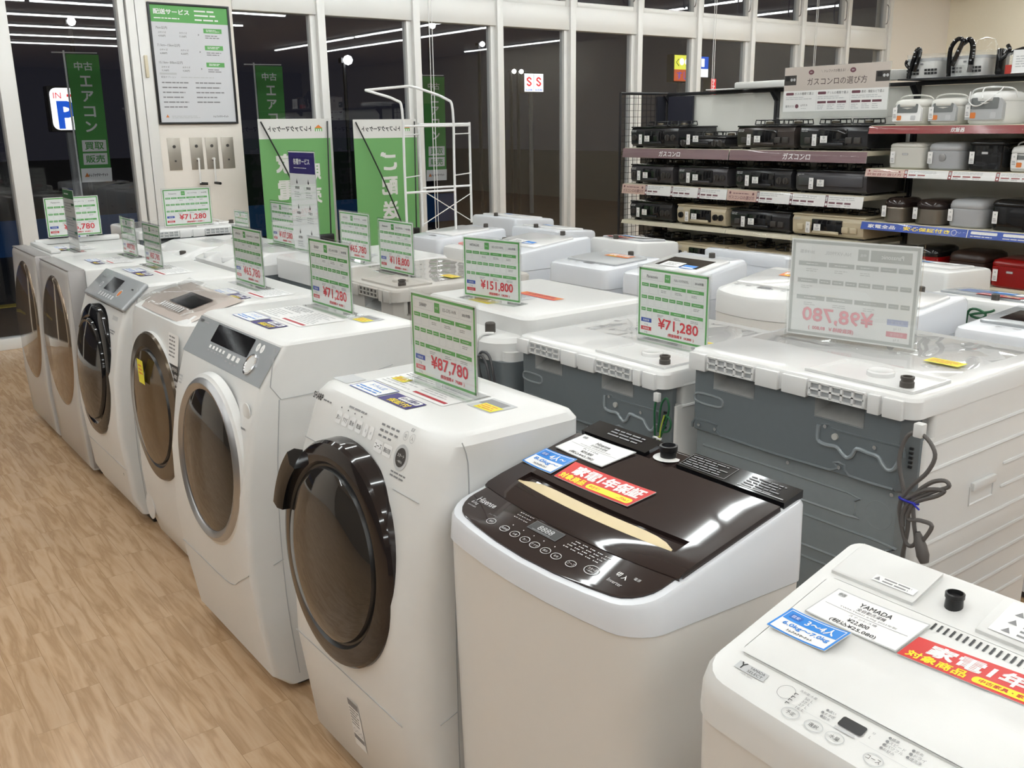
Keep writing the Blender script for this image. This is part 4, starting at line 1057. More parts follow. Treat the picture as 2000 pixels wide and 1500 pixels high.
# ------------------------------------------------------------------ small top loaders (second island), front -x, origin front-bottom centre
def small_top_loader(name_label, loc, rotz=0, w=.50, d=.50, zf=.82, zb=.90, lidm=None, bodym=None, bow=.0, band=True, group=None, style=0, back_detail=False, windowm=None):
    t = thing('top_load_washer', name_label, 'washing machine', loc, rotz, group)
    hw = w/2; bodym = bodym or WHITEB
    bm = NB(); loft(bm, [ring_rr(.008, d, hw-.005, .035, .02, .03, .03, 4, bow), ring_rr(0, d, hw, .035, .02, zf-.10, zf-.10, 4, bow)]); part('body', bm, bodym, t, angle=30)
    bm = NB(); loft(bm, [ring_rr(-.002, d+.002, hw+.002, .037, .022, zf-.098, zf-.098, 4, bow), ring_rr(0, d, hw, .035, .02, zf-.02, zb-.02, 4, bow), ring_rr(.006, d-.006, hw-.006, .03, .018, zf-.006, zb-.006, 4, bow), ring_rr(.02, d-.018, hw-.018, .025, .012, zf, zb, 4, bow)])
    cov = part('top_cover', bm, bodym if bodym is WHITEB else WHITE, t, angle=35)
    sl = lambda x: zf+(zb-zf)*(x-.02)/(d-.038)
    lidm = lidm or WHITEG
    bm = NB()
    def rr(x0, x1, W, ins, off): return [Vector((p.x, p.y, sl(p.x)+off)) for p in ring_rr(x0+ins, x1-ins, W-ins, .015, .012, 0, 0, 3)]
    x0, x1 = .12*d/.5, .40*d/.5
    loft(bm, [rr(x0, x1, hw-.035, 0, -.003), rr(x0, x1, hw-.035, 0, .008), rr(x0, x1, hw-.035, .005, .011)]); lid = part('lid', bm, lidm, t, angle=35)
    if windowm:
        bm = NB(); quad(bm, [(x, y, sl(x)+.0118) for x, y in ((x0+.05, -hw+.08), (x0+.05, hw-.08), (x1-.05, hw-.08), (x1-.05, -hw+.08))]); part('lid_window', bm, windowm, lid)
    bm = NB(); Mh = Matrix.Translation((d-.05, -.03, sl(d-.05))); lathe(bm, [(.015, 0), (.015, .022), (.012, .024), (.0005, .02)], Mh, 16); part('water_inlet', bm, pm('brown_grey_rubber', (.06, .052, .045), .5), t, 'dark water inlet')
    p = Print()
    for k in range(5): p.ring(-.14+.06*k, .055, .009, .0012, PLGRY, 1, 12); p.lines(-.155+.06*k, .072, -.125+.06*k, .088, 2, PGRY, 1)
    p.rrect(-.03, .075, .03, .095, .002, PGRY, 2); p.build('panel_print', lambda u, v, w_: Vector((v, -u, sl(v)+.0012+w_)), cov)
    if style in (1, 3):
        p = Print(); p.rect(0, 0, .12, .07, PWHT, 1); p.frame(0, 0, .12, .07, .002, PLGRY, 2); p.lines(.02, .015, .10, .055, 4, PGRY, 2); p.rect(.13, .0, .21, .05, PSKY, 1); p.rect(.135, .005, .205, .02, PWHT, 2)
        p.build('lid_sticker', lambda u, v, w_: Vector((x0+.04+v, .10-u, sl(x0+.04+v)+.0125+w_)), lid, 'white and blue printed stickers')
    if style in (2, 3):
        p = Print(); p.rect(0, 0, .17, .06, PREDW if style == 3 else PORA, 1); p.text('家電1年保証', .085, .038, .026, PWHT, 2, width=.15, bold=.03); p.text('対象商品', .05, .013, .014, PYEL, 2, bold=.03)
        p.build('warranty_sticker', lambda u, v, w_: Vector((x0+.14+v, .05-u, sl(x0+.14+v)+.0125+w_)), lid, 'orange printed strip' if style == 2 else 'red printed strip')
    p = Print(); p.rect(0, 0, .075, .11, PLGRY, 1) if False else None
    if style in (1, 2):
        p.rect(-.04, zf-.19, .04, zf-.175, PBLK, 1); p.lines(-.04, zf-.27, .04, zf-.195, 6, PLGRY, 1)
    else: p.lines(-.05, zf-.30, .03, zf-.14, 8, PLGRY, 1); p.rect(-.04, zf-.32, .04, zf-.305, PBLK, 1)
    if not back_detail: p.build('front_print', lambda u, v, w_: Vector((-.0012-bow-w_, -u, v)), t)
    bm = NB(); box(bm, .03, d-.03, -hw+.03, hw-.03, 0, .035); part('base', bm, DARKG, t)
    if back_detail:
        bm = NB(); box(bm, d-.002, d+.004, -hw+.06, hw-.06, .25, zf-.18, bev=.003); part('rear_plate', bm, bodym, t)
        p = Print(); p.text('Beat Wash' if style == 1 else '', 0, 0, .03, PGREEN, 1) if style == 9 else p.lines(-.02, .02, .12, .07, 2, PLGRY, 1)
        p.build('rear_print', lambda u, v, w_: Vector((d+.0045+w_, u, zf-.20+v)), t)
    return t

def wide_hitachi_back(loc):
    """white slab-topped drum washer seen from behind (grey back with a steel hatch)"""
    t = thing('drum_washer', 'white slab-topped drum washer with dark grey back and bright steel hatch, seen from behind', 'washing machine', loc, PI)
    hw, xb = .30, .62
    bm = NB(); loft(bm, [ring_rr(0, xb-.02, hw-.004, .03, .03, z) for z in (.03, .86)]); part('body', bm, WHITE, t)
    bm = NB(); loft(bm, [ring_rr(.3, xb, hw, .01, .05, z) for z in (.05, .83)]); part('rear_panel', bm, GALVD, t, 'dark grey back')
    bm = NB(); loft(bm, [ring_rr(.3, xb+.012, hw-.02, .01, .09, z) for z in (.83, .885)]+[ring_rr(.3, xb-.0, hw-.03, .01, .08, .90), ring_rr(.3, xb-.02, hw-.05, .01, .07, .905)]); part('rear_shoulder', bm, WHITE, t, angle=30)
    bm = NB(); loft(bm, [ring_rr(0, xb-.09, hw, .03, .04, .885), ring_rr(0, xb-.085, hw+.002, .03, .04, .955), ring_rr(.008, xb-.095, hw-.008, .025, .035, .965), ring_rr(.015, xb-.105, hw-.016, .02, .03, .967)]); part('lid', bm, WHITE, t, 'smooth white slab lid', angle=30)
    bm = NB(); box(bm, xb-.002, xb+.012, -.16, .04, .755, .825, bev=.008); box(bm, xb+.006, xb+.016, -.145, .025, .765, .815, 1, bev=.01); part('steel_hatch', bm, [BLK, CHROMED], t, 'bright steel hatch')
    bm = NB(); box(bm, xb-.006, xb+.006, .08, .20, .76, .815, bev=.01); part('handle_recess', bm, GALV, t)
    bm = NB(); lathe(bm, [(.017, 0), (.017, .028), (.0145, .031), (.0005, .028)], Matrix.Translation((xb-.045, .16, .905)), 20); part('water_inlet', bm, pm('brown_grey_rubber', (.06, .052, .045), .5), t, 'dark water inlet')
    bm = NB(); tube(bm, [(xb+.013, .17, .80), (xb+.016, .165, .86), (xb+.0, .18, .905), (xb-.03, .20, .908)], .005, 8); part('hose_rib', bm, WHITE, t)
    p = Print(); p.rect(-.08, .26, .05, .33, PLGRY, 1); p.lines(-.07, .265, .045, .325, 5, PGRY, 2); p.rect(-.08, .335, .13, .385, PORA, 1); p.rect(-.08, .335, .13, .350, PREDW, 2); p.text('洗濯乾燥機', .02, .369, .022, PREDD, 2, width=.16, bold=.03)
    p.build('lid_sticker', lambda u, v, w: Vector((xb-v+.08-.08, u, .9676+w)), t, 'orange and grey printed sticker')
    p = Print(); p.rect(-.17, .17, -.11, .21, PGRY, 1); p.lines(-.165, .172, -.115, .205, 3, PLGRY, 2); p.rect(-.09, .13, .03, .18, PYELS, 1); p.lines(-.085, .135, .02, .175, 3, PORA, 2)
    p.build('yellow_note', lambda u, v, w: Vector((xb-v, u, .9676+w)), t, 'pale yellow note')
    return t

def smooth_back_washer(loc, label, zt=.985, stepped=True, rotz=PI, w=.58, d=.58, dark=True):
    """generic white drum washer from behind: stepped rear shoulder, dark lower back, inlet at one side"""
    t = thing('drum_washer', label, 'washing machine', loc, rotz)
    hw, xb = w/2, d
    bm = NB(); loft(bm, [ring_rr(0, xb-.01, hw-.004, .03, .02, z) for z in (.03, zt-.09)]); part('body', bm, WHITE, t)
    if dark:
        bm = NB(); loft(bm, [ring_rr(.3, xb, hw-.002, .01, .03, z) for z in (.05, zt-.10)]); part('rear_panel', bm, GALVD, t, 'grey back')
    bm = NB()
    if stepped:
        loft(bm, [ring_rr(.0, xb+.012, hw, .03, .04, zt-.10), ring_rr(.0, xb+.014, hw, .03, .04, zt-.055), ring_rr(.0, xb+.0, hw-.008, .03, .05, zt-.045), ring_rr(0, xb-.12, hw-.01, .03, .03, zt-.010), ring_rr(.01, xb-.14, hw-.02, .03, .03, zt)])
        for y in (-.14, .1):
            box(bm, xb-.09, xb+.010, y-.004, y+.004, zt-.045, zt-.020, bev=.003)
    else:
        loft(bm, [ring_rr(0, xb+.008, hw, .03, .03, zt-.10), ring_rr(0, xb+.008, hw, .03, .03, zt-.012), ring_rr(.008, xb, hw-.008, .03, .03, zt)])
    part('lid', bm, WHITEG, t, angle=30)
    bm = NB(); lathe(bm, [(.016, 0), (.016, .026), (.013, .028), (.0005, .026)], Matrix.Translation((xb-.06, hw-.07, zt-(.04 if stepped else 0))), 16); part('water_inlet', bm, pm('brown_grey_rubber', (.06, .052, .045), .5), t, 'dark water inlet')
    p = Print(); p.lines(-.15, .25, .12, .36, 6, PLGRY, 1); p.build('lid_print', lambda u, v, w_: Vector((xb-v, u, zt+.0008+w_)), t)
    return t

# ------------------------------------------------------------------ standing price signs
SW, SH = .27, .205
def price_print(brand, model, year, kg1, kg2, price, sub, back=False):
    G, RD, BL, DK = (PGREEN, PRED, PBLUE, PGRY)
    if back:
        G, RD, BL, DK = (pm('showthrough_grey', (.53, .54, .53), .6), pm('showthrough_pink', srgb(222, 168, 174), .6), pm('showthrough_blue', srgb(188, 192, 214), .6), pm('showthrough_pale', (.58, .58, .575), .6))
    p = Print(); W, H = SW, SH; mir = back
    X = (lambda x: W-x) if back else (lambda x: x)
    def R(x0, y0, x1, y1, m, l=2): a, b = X(x0), X(x1); p.rect(min(a, b), y0, max(a, b), y1, m, l)
    def T(s, x, y, h, m, l=3, width=None, bold=0): p.text(s, X(x), y, h, m, l, 'c', width, bold, mir)
    P0 = pm('showthrough_paper', (.80, .80, .795), .6) if back else PAPER
    p.rect(0, 0, W, H, P0, 1)
    t = .006
    for a in ((.003, .003, W-.003, .003+t), (.003, H-.003-t, W-.003, H-.003), (.003, .003, .003+t, H-.003), (W-.003-t, .003, W-.003, H-.003)): R(*a, G)
    if back: R(.018, H-.037, .10, H-.014, G)
    else: p.frame(.014, H-.036, .098, H-.015, .0006, PLGRY, 2)
    T(brand, .056, H-.0255, .0085, DK if not back else P0, 4, bold=.01, width=min(.044, .0085*len(brand)*.75))
    R(.104, H-.037, .126, H-.014, G); T('中古', .115, H-.0255, .006, P0, 4)
    if not back: p.frame(.131, H-.037, .206, H-.015, .0006, PLGRY, 2); p.frame(.211, H-.037, .256, H-.015, .0006, PLGRY, 2)
    T(model, .168, H-.026, .0075, DK, 4, width=.055); T(year, .234, H-.026, .0075, DK, 4, width=.032, bold=.02)
    rows = [(H-.046, (.014, .046, .082, .132, .190, .256)), (H-.082, (.014, .040, .068, .096, .124, .152, .180, .208, .256)), (H-.118, (.014, .036, .060, .130, .190, .256))]
    for yt, xs in rows:
        for a, b in zip(xs, xs[1:]):
            R(a, yt-.0095, b-.004, yt, G)
            p.frame(min(X(a), X(b-.004)), yt-.030, max(X(a), X(b-.004)), yt-.0095, .0005, PLGRY, 2) if not back else None
            x = X((a+b-.004)/2); hw2 = min(.014, (b-a)*.32)
            p.lines(x-hw2, yt-.0062, x+hw2, yt-.0034, 1, P0, 4, fill=.45, ragged=.1)
            if (b-a) > .04: p.lines(x-hw2, yt-.022, x+hw2, yt-.014, 2, DK, 3, fill=.35)
    R(.014, .044, .056, .056, BL); T('洗濯容量', .035, .050, .006, P0, 4); T(kg1, .035, .037, .0065, DK, 3)
    R(.014, .020, .056, .031, RD); T('乾燥容量', .035, .0255, .006, P0, 4); T(kg2, .035, .0145, .0065, DK, 3)
    T(price, .160, .0455, .034, RD, 4, width=.152, bold=.020)
    T('(税抜価格￥  %s  )' % sub, .172, .0185, .0105, RD, 4, width=.098, bold=.025)
    return p
def price_sign(loc, rotz, label, args, front=True, foot=True, scale=1.0, group='standing price signs on the washers'):
    """upright acrylic T stand; local: sheet spans y, faces -x"""
    t = thing('price_sign', label, 'price sign', loc, rotz, group)
    W, H = SW*scale, SH*scale
    p = price_print(*args)
    p.build('price_card', lambda u, v, w: Vector((-.0008-w, W/2-u*scale, .006+v*scale)), t, 'white card printed in green and red')
    b = price_print(*args, back=True)
    b.build('card_back', lambda u, v, w: Vector((.0008+w, -W/2+u*scale, .006+v*scale)), t, 'pale reverse with the print showing through')
    bm = NB()
    for x in (-.0032, .0020): box(bm, x, x+.0012, -W/2-.004, W/2+.004, .001, H+.012)
    box(bm, -.0032, .0032, -W/2-.005, -W/2-.004, .001, H+.012); box(bm, -.0032, .0032, W/2+.004, W/2+.005, .001, H+.012)
    box(bm, -.035, .035, -W/2-.003, W/2+.003, 0, .0018)
    part('acrylic_holder', bm, ACRY, t, 'clear acrylic holder')
    return t
# ------------------------------------------------------------------ placing the machines
T6 = sharp_rounded((.885, 1.780, 0))
T5 = sharp_angled((.90, 2.585, 0))
T4 = hitachi_champagne((.962, 3.33, 0))
T3 = panasonic_silver((.94, 4.04, 0))
T2 = toshiba_flat((.93, 4.76, 0), 'white drum washer with silver-edged front and bronze mirror door, nearer of the two', False)
T1 = toshiba_flat((.93, 5.42, 0), 'white drum washer with bronze mirror door, at the window end of the front row', True)
HS, hsl = hisense((.928, 1.19, 0))
YM, ysl = yamada((.888, .495, 0))

V99 = vx_washer((2.40, 1.29, 0), PI, 'large white-lidded drum washer showing its grey steel back, nearest of the rear row', 1.0)
V95 = vx_washer((2.36, 1.955, 0), PI, 'white-lidded drum washer with grey back and green earth wires', .93)
small_top_loader('unseen washer added beyond the right edge to shade the large grey-backed one', (2.42, .33, 0), rotz=PI, w=.54, d=.58, zf=.97, zb=.98)  # added out of view to shade the near side of the grey-backed washer
HB = wide_hitachi_back((2.33, 2.60, 0))
R4 = vx_washer((2.32, 3.24, 0), PI, 'beige-grey drum washer seen from behind with beige lid', .985, full=False, beige=True)
R5 = smooth_back_washer((2.36, 3.87, 0), 'white drum washer standing behind the beige one in the rear row', .985, False)
R6 = smooth_back_washer((2.20, 4.50, 0), 'white drum washer with stepped ribbed back and black inlet in the rear row', .985, True)
R7 = smooth_back_washer((2.12, 5.12, 0), 'white drum washer with sloping back standing left of the ribbed-back one', .96, True, w=.54)
EA = vx_washer((1.88, 6.15, 0), -PI/2, 'white drum washer with louvred back to the aisle, in front of the poster wall', 1.0, full=False, note=False)

# ------------------------------------------------------------------ cables
bm = NB()
cx, cy, cz = 1.775, .965, .93
def C(dx, y, z): return (1.77+dx, .965+y, z)
cable_bundle(bm, [[C(0, .012, .66), C(-.012, .0, .74), C(-.014, .015, .80), C(-.01, .035, .87), C(-.006, .022, .925), C(-.006, -.012, .93), C(-.01, -.04, .90), C(-.014, -.03, .86), C(-.016, .0, .82), C(-.015, .02, .78), C(-.012, .018, .74), C(-.01, .0, .69), C(-.012, -.02, .70), C(-.016, -.015, .74)],
                  [C(-.016, -.015, .74), C(-.018, -.01, .80), C(-.02, -.04, .84), C(-.02, -.07, .855), C(-.02, -.08, .845), C(-.02, -.05, .825), C(-.018, -.005, .79), C(-.018, .01, .76), C(-.018, .008, .73)],
                  [C(-.018, .008, .79), C(-.022, -.035, .825), C(-.022, -.072, .835), C(-.022, -.06, .82), C(-.02, -.015, .79), C(-.016, .0, .75), C(-.018, -.03, .755), C(-.02, -.055, .752), C(-.02, -.04, .715)],
                  [C(0, .012, .66), C(.004, .015, .55), C(.006, .018, .40)]], .0045)
pc = thing('power_cord', 'grey power cord looped on a hook at the corner of the large grey-backed washer', 'cord', (1.77, .965, .66))
o = part('cable', bm, CORD, None)
o.parent = pc; o.matrix_parent_inverse = Matrix.Translation((-1.77, -.965, -.66))
bm = NB(); q = Vector((0, 0, 1)).rotation_difference(Vector((0, -.35, -1)).normalized()).to_matrix().to_4x4(); q.translation = Vector(C(-.02, -.030, .72))
lathe(bm, [(.005, -.01), (.008, .0), (.012, .02), (.013, .04), (.009, .055), (.0005, .056)], q, 14)
o = part('plug', bm, CORD, None); o.parent = pc; o.matrix_parent_inverse = Matrix.Translation((-1.77, -.965, -.66))
bm = NB(); tube(bm, [C(-.018, .022, .79), C(-.03, .0, .792), C(-.018, -.02, .788), C(-.004, .0, .79)], .0028, 6, closed=True); tube(bm, [C(-.026, -.012, .79), C(-.03, -.03, .782)], .002, 5)
o = part('twist_tie', bm, pm('blue_wire_tie', srgb(20, 30, 170), .4), None, 'blue twist tie'); o.parent = pc; o.matrix_parent_inverse = Matrix.Translation((-1.77, -.965, -.66))
bm = NB(); box(bm, 1.755, 1.775, .955, .975, .925, .955, bev=.003); solo('cord_hook', bm, WHITE, 'small white hook holding up the grey power cord', 'hook')

gw = pm('green_wire', srgb(20, 84, 48), .45); yw = pm('yellow_green_wire', srgb(168, 180, 60), .45)
bm = NB()
def G(dx, y, z): return (1.725+dx, 1.640+y, z-.025)
cable_bundle(bm, [[G(0, .02, .895), G(-.008, .022, .86), G(-.01, .018, .80), G(-.012, .012, .74), G(-.012, .0, .69), G(-.012, -.012, .67), G(-.012, -.01, .72), G(-.012, .0, .78)],
                  [G(-.01, .0, .78), G(-.01, -.02, .83), G(-.01, -.03, .87), G(-.01, -.022, .895), G(-.01, -.008, .885), G(-.01, .0, .86), G(-.012, .004, .80)],
                  [G(-.01, .0, .80), G(-.01, -.03, .81), G(-.01, -.038, .835), G(-.01, -.022, .85), G(-.01, -.01, .83)],
                  [G(-.012, .0, .785), G(-.014, .03, .755), G(-.014, .06, .725), G(-.014, .085, .71)]], .0028, 0)
cable_bundle(bm, [[G(-.014, .0, .785), G(-.015, .035, .75), G(-.016, .065, .72)], [G(-.015, .0, .79), G(-.016, .012, .73), G(-.016, .008, .68), G(-.016, -.008, .66), G(-.016, -.008, .72), G(-.015, -.006, .80), G(-.014, -.018, .85)]], .0018, 1)
solo('earth_wire', bm, [gw, yw], 'bunch of green and yellow earth wires hanging behind the second grey-backed washer', 'cord')
bm = NB(); tube(bm, [G(-.02, .012, .785), G(-.026, .0, .79), G(-.02, -.012, .785), G(-.008, 0, .785)], .0028, 6, closed=True); tube(bm, [G(-.024, -.004, .785), G(-.028, -.012, .765)], .0022, 5)
solo('cable_tie', bm, WHITE, 'white tie round the bunch of green earth wires', 'cable tie')
bm = NB(); box(bm, 1.716, 1.728, 1.650, 1.668, .852, .876, bev=.002); solo('wire_clip', bm, WHITE, 'white clip above the green earth wires', 'clip')
bm = NB(); cable_bundle(bm, [[(1.70, 2.33, .70), (1.69, 2.34, .80), (1.69, 2.36, .85), (1.69, 2.40, .855), (1.69, 2.42, .82), (1.69, 2.40, .76), (1.695, 2.36, .70), (1.70, 2.33, .66)], [(1.685, 2.34, .70), (1.68, 2.35, .80), (1.68, 2.38, .845), (1.68, 2.41, .83), (1.685, 2.39, .74), (1.69, 2.345, .67)]], .0045)
solo('coiled_cord', bm, pm('dark_grey_cable', (.06, .06, .065), .4), 'dark grey cord hanging behind the washer with the steel hatch', 'cord')

# ------------------------------------------------------------------ cards lying on the two near lids
def HP(x, y, dz=.0105): return (x, y, hsl(x-.928)+dz)
card_on('warranty_card', 'red warranty card with white and yellow writing on the dark brown lid', 'card', [HP(1.114, 1.344), HP(1.117, 1.142), HP(1.180, 1.132), HP(1.175, 1.350)], draw_red, 'red warranty cards')
card_on('size_card', 'blue and white laminated card for four people on the dark brown lid', 'card', [HP(1.118, 1.452), HP(1.116, 1.358), HP(1.184, 1.355), HP(1.18, 1.448)], draw_blue('4人～', '8.0kg～'), 'blue size guide cards')
card_on('price_tag', 'white price tag in a clear sleeve at the back of the dark brown lid', 'price tag', [HP(1.195, 1.437), HP(1.19, 1.29), HP(1.268, 1.274), HP(1.266, 1.425)], draw_price('Hisense', '全自動洗濯機', 'HW-DG80A 8.0kg 2020年製 動作確認済 現状渡し', 'R1106', '¥39,800', '(税込¥43,780)'), 'price tags in clear sleeves')
def YP(x, y, dz=.0070): return (x, y, ysl(x-.888)+dz)
card_on('warranty_card', 'red warranty card with white and yellow writing at the right edge on the white lid', 'card', [YP(1.06, .579), YP(1.075, .35), YP(1.125, .345), YP(1.103, .574)], draw_red, 'red warranty cards', curl=.001)
card_on('size_card', 'blue and white card reading three to four people on the white lid', 'card', [YP(1.006, .744), YP(1.008, .651), YP(1.057, .644), YP(1.053, .737)], draw_blue('3～4人', '6.0kg～7.0kg'), 'blue size guide cards', curl=.006)
card_on('price_tag', 'white price tag in a clear sleeve on the white top-loader', 'price tag', [YP(1.060, .721), YP(1.061, .581), YP(1.130, .574), YP(1.126, .712)], draw_price('YAMADA', '全自動洗濯機', 'YWM-T60H1 6.0kg 2022年製', 'ステンレス槽', '¥22,800', '(税込¥25,080)'), 'price tags in clear sleeves')

# ------------------------------------------------------------------ standing signs
A = lambda br, mo, ye, k1, k2, pr, su: (br, mo, ye, k1, k2, pr, su)
price_sign((1.16, 1.80, .960), 0, 'standing price sign reading 87,780 yen on the nearest drum washer', A('SHARP', 'ES-S7E-WR', '2021年製', '7 kg', '3.5 kg', '¥87,780', '79,800'))
price_sign((1.28, 2.60, 1.012), 0, 'standing price sign reading 71,280 yen on the washer with the sloping silver panel', A('SHARP', 'ES-H10B', '2018年製', '10 kg', '6 kg', '¥71,280', '64,800'))
price_sign((1.33, 3.36, .989), 0, 'standing price sign reading 65,780 yen on the washer with the champagne panel', A('HITACHI', 'BD-SG100GL', '2020年製', '10 kg', '6 kg', '¥65,780', '59,800'))
price_sign((1.95, 3.70, .988), 0, 'standing price sign reading 65,780 yen in front of the green banner', A('HITACHI', 'BD-NV120CL', '2018年製', '12 kg', '6 kg', '¥65,780', '59,800'), scale=.98)
price_sign((1.89, 3.25, .988), 0, 'standing price sign reading 118,800 yen on the beige washer', A('Panasonic', 'NA-VX800BL', '2021年製', '11 kg', '6 kg', '¥118,800', '108,000'), scale=.98)
price_sign((1.88, 2.60, .9695), math.radians(9), 'standing price sign reading 151,800 yen on the slab-topped washer', A('HITACHI', 'BD-SX110HL', '2022年製', '11 kg', '6 kg', '¥151,800', '138,000'))
price_sign((1.96, 1.84, .938), 0, 'standing price sign reading 71,280 yen beside the green earth wires', A('Panasonic', 'NA-VX9500L', '2016年製', '10 kg', '6 kg', '¥71,280', '64,800'))
price_sign((2.088, 1.358, 1.006), PI+.20, 'large standing price sign seen from its pale reverse, on the nearest grey-backed washer', A('Panasonic', 'NA-VX9900L', '2019年製', '11 kg', '6 kg', '¥98,780', '89,800'), scale=1.21)
price_sign((1.95, 4.44, .988), 0, 'standing price sign reading 107,580 yen half hidden by the purple-headed stand', A('HITACHI', 'BD-SV110', '2019年製', '11 kg', '6 kg', '¥107,580', '97,800'), scale=1.0)
price_sign((1.87, 5.58, 1.006), PI/2, 'standing price sign reading 71,280 yen against the white poster wall', A('Panasonic', 'NA-VX7900L', '2018年製', '10 kg', '6 kg', '¥71,280', '64,800'), scale=1.02)
price_sign((1.25, 5.60, .991), PI/2, 'standing price sign partly hidden by the narrow green-headed leaflet stand', A('Panasonic', 'NA-LX113', '2018年製', '11 kg', '6 kg', '¥76,780', '69,800'), scale=1.02)
price_sign((1.31, 4.80, .960), 0, 'faint price sign right of the green-headed leaflet stand', A('TOSHIBA', 'TW-127X7', '2019年製', '12 kg', '7 kg', '¥87,780', '79,800'), scale=.85)
price_sign((1.24, 4.20, .979), 0, 'pale price sign on the washer with the tilted silver panel', A('Panasonic', 'NA-VX8900', '2018年製', '11 kg', '6 kg', '¥87,780', '79,800'), scale=.85)
price_sign((1.98, 5.05, .965), 0, 'faint small price sign before the white poster wall', A('Panasonic', 'NA-VG', '2018年製', '10 kg', '3 kg', '¥87,780', '79,800'), scale=.7)

# narrow leaflet stands
t = thing('leaflet_stand', 'tall narrow leaflet stand with purple header on a washer', 'leaflet stand', (1.93, 4.14, .99))
p = Print(); p.rect(0, 0, .30*.95, .56, PWHT, 1)
W = .27; p = Print(); p.rect(0, 0, W, .45, PWHT, 1); p.rect(0, .35, W, .445, PNAVY, 2); p.text('各種サービス', W/2, .405, .026, PWHT, 3, width=.17, bold=.03); p.lines(.05, .372, .22, .38, 1, PWHT, 3)
for i in range(2):
    for j in range(3):
        x = .075+.12*i; y = .31-.115*j
        p.disc(x, y, .007, PBLK, 3, 10); p.poly([(x-.004, y+.005), (x+.004, y+.005), (x, y+.018)], PBLK, 3); p.text(('家電設置', '買取査定', 'お届け', '下取り', 'お取置き', '無料見積')[2*j+i], x, y-.024, .012, PBLK, 3, width=.045, bold=.02); p.lines(x-.035, y-.07, x+.035, y-.04, 3, PLGRY, 3)
p.build('leaflet', lambda u, v, w: Vector((-.001-w, W/2-u, .005+v)), t)
p = Print(); p.rect(0, 0, W, .45, PWHT, 1); p.build('leaflet_back', lambda u, v, w: Vector((.001+w, -W/2+u, .005+v)), t)
bm = NB(); box(bm, -.004, -.0025, -W/2-.004, W/2+.004, 0, .46); box(bm, .0025, .004, -W/2-.004, W/2+.004, 0, .46); box(bm, -.04, .04, -W/2, W/2, 0, .002); part('acrylic_holder', bm, ACRY, t, 'clear acrylic holder')
t = thing('leaflet_stand', 'narrow leaflet stand with green header near the window end of the front row', 'leaflet stand', (1.15, 5.20, .962), 0)
W = .21; p = Print(); p.rect(0, 0, W, .30, PWHT, 1); p.rect(0, .255, W, .297, PGREEND, 2); p.lines(.03, .27, .12, .285, 1, PWHT, 3)
for j in range(3): p.rect(.145, .222-.07*j, .20, .234-.07*j, PGREEND, 2); p.lines(.015, .185-.07*j, .2, .238-.07*j, 4, PLGRY, 2)
p.build('leaflet', lambda u, v, w: Vector((-.001-w, W/2-u, .005+v)), t)
bm = NB(); box(bm, -.004, -.0025, -W/2-.004, W/2+.004, 0, .31); box(bm, .0, .0012, -W/2-.004, W/2+.004, 0, .31); box(bm, -.03, .03, -W/2, W/2, 0, .002); part('acrylic_holder', bm, ACRY, t, 'clear acrylic holder')

# ------------------------------------------------------------------ second island
GR2 = 'small white top-loading washers of the second island'
small_top_loader('white top-loader with grey lid and orange strip, behind the slab-topped drum washer', (3.10, 3.57, 0), w=.44, d=.40, zf=.87, zb=.89, lidm=GREY1, style=2)
small_top_loader('white top-loader with dark window in its lid, nearest the tall curved splash board', (3.12, 3.06, 0), w=.42, d=.42, zf=.87, zb=.93, style=1, windowm=BLKG)
small_top_loader('round-fronted white top-loader with seam line, left of the reversed price sign', (3.12, 2.49, 0), w=.40, d=.40, zf=.87, zb=.92, bodym=WARMW, bow=.05, style=2)
small_top_loader('white top-loader showing its plain side right of the reversed sign', (3.12, 1.96, 0), w=.40, d=.36, zf=.88, zb=.91)
small_top_loader('silver-topped top-loader with dark lid at the right edge', (3.06, 1.34, 0), w=.52, d=.44, zf=.88, zb=.90, lidm=SILVER, windowm=BROWNG, style=0)
small_top_loader('white top-loader with blue sticker behind the 151,800 sign', (3.12, 4.28, 0), w=.46, d=.52, zf=.88, zb=.93, style=1)
small_top_loader('white top-loader with pink sheet on its lid', (3.10, 4.66, 0), w=.28, d=.40, zf=.86, zb=.87, bodym=WARMW, lidm=pm('pink_sheet', srgb(222, 150, 145), .5), style=0)
small_top_loader('pale top-loader with printed front under the white pipe rack', (3.10, 5.02, 0), w=.38, d=.52, zf=.89, zb=.92, style=0)
b = [('bluish white top-loader by the window with its back to the room', (4.32, 5.45, 0), .52, .36, .93, None, None), ('white top-loader by the window, right of the bluish one, back to the room', (4.08, 4.72, 0), .46, .34, .92, None, None),
     ('white top-loader with glass lid and green edge strip, back row of the second island', (4.02, 3.92, 0), .40, .34, .92, GREY1, BLKG), ('ivory machine with a blue label under film, right edge of the back row', (3.92, 1.70, 0), .60, .36, .885, SILVER, pm('blue_grey_lid', srgb(110, 130, 170), .3)),
     ('pale grey machine standing right in front of the dark red cookers', (4.30, 2.26, 0), .36, .40, .92, None, None)]
for lab, loc, w_, d_, z_, lm, wm in b:
    small_top_loader(lab, loc, rotz=PI, w=w_, d=d_, zf=z_-.02, zb=z_, lidm=lm, windowm=wm, back_detail=True, style=1 if wm is None else 3, bodym=WHITEB if 'bluish' in lab else WHITE)
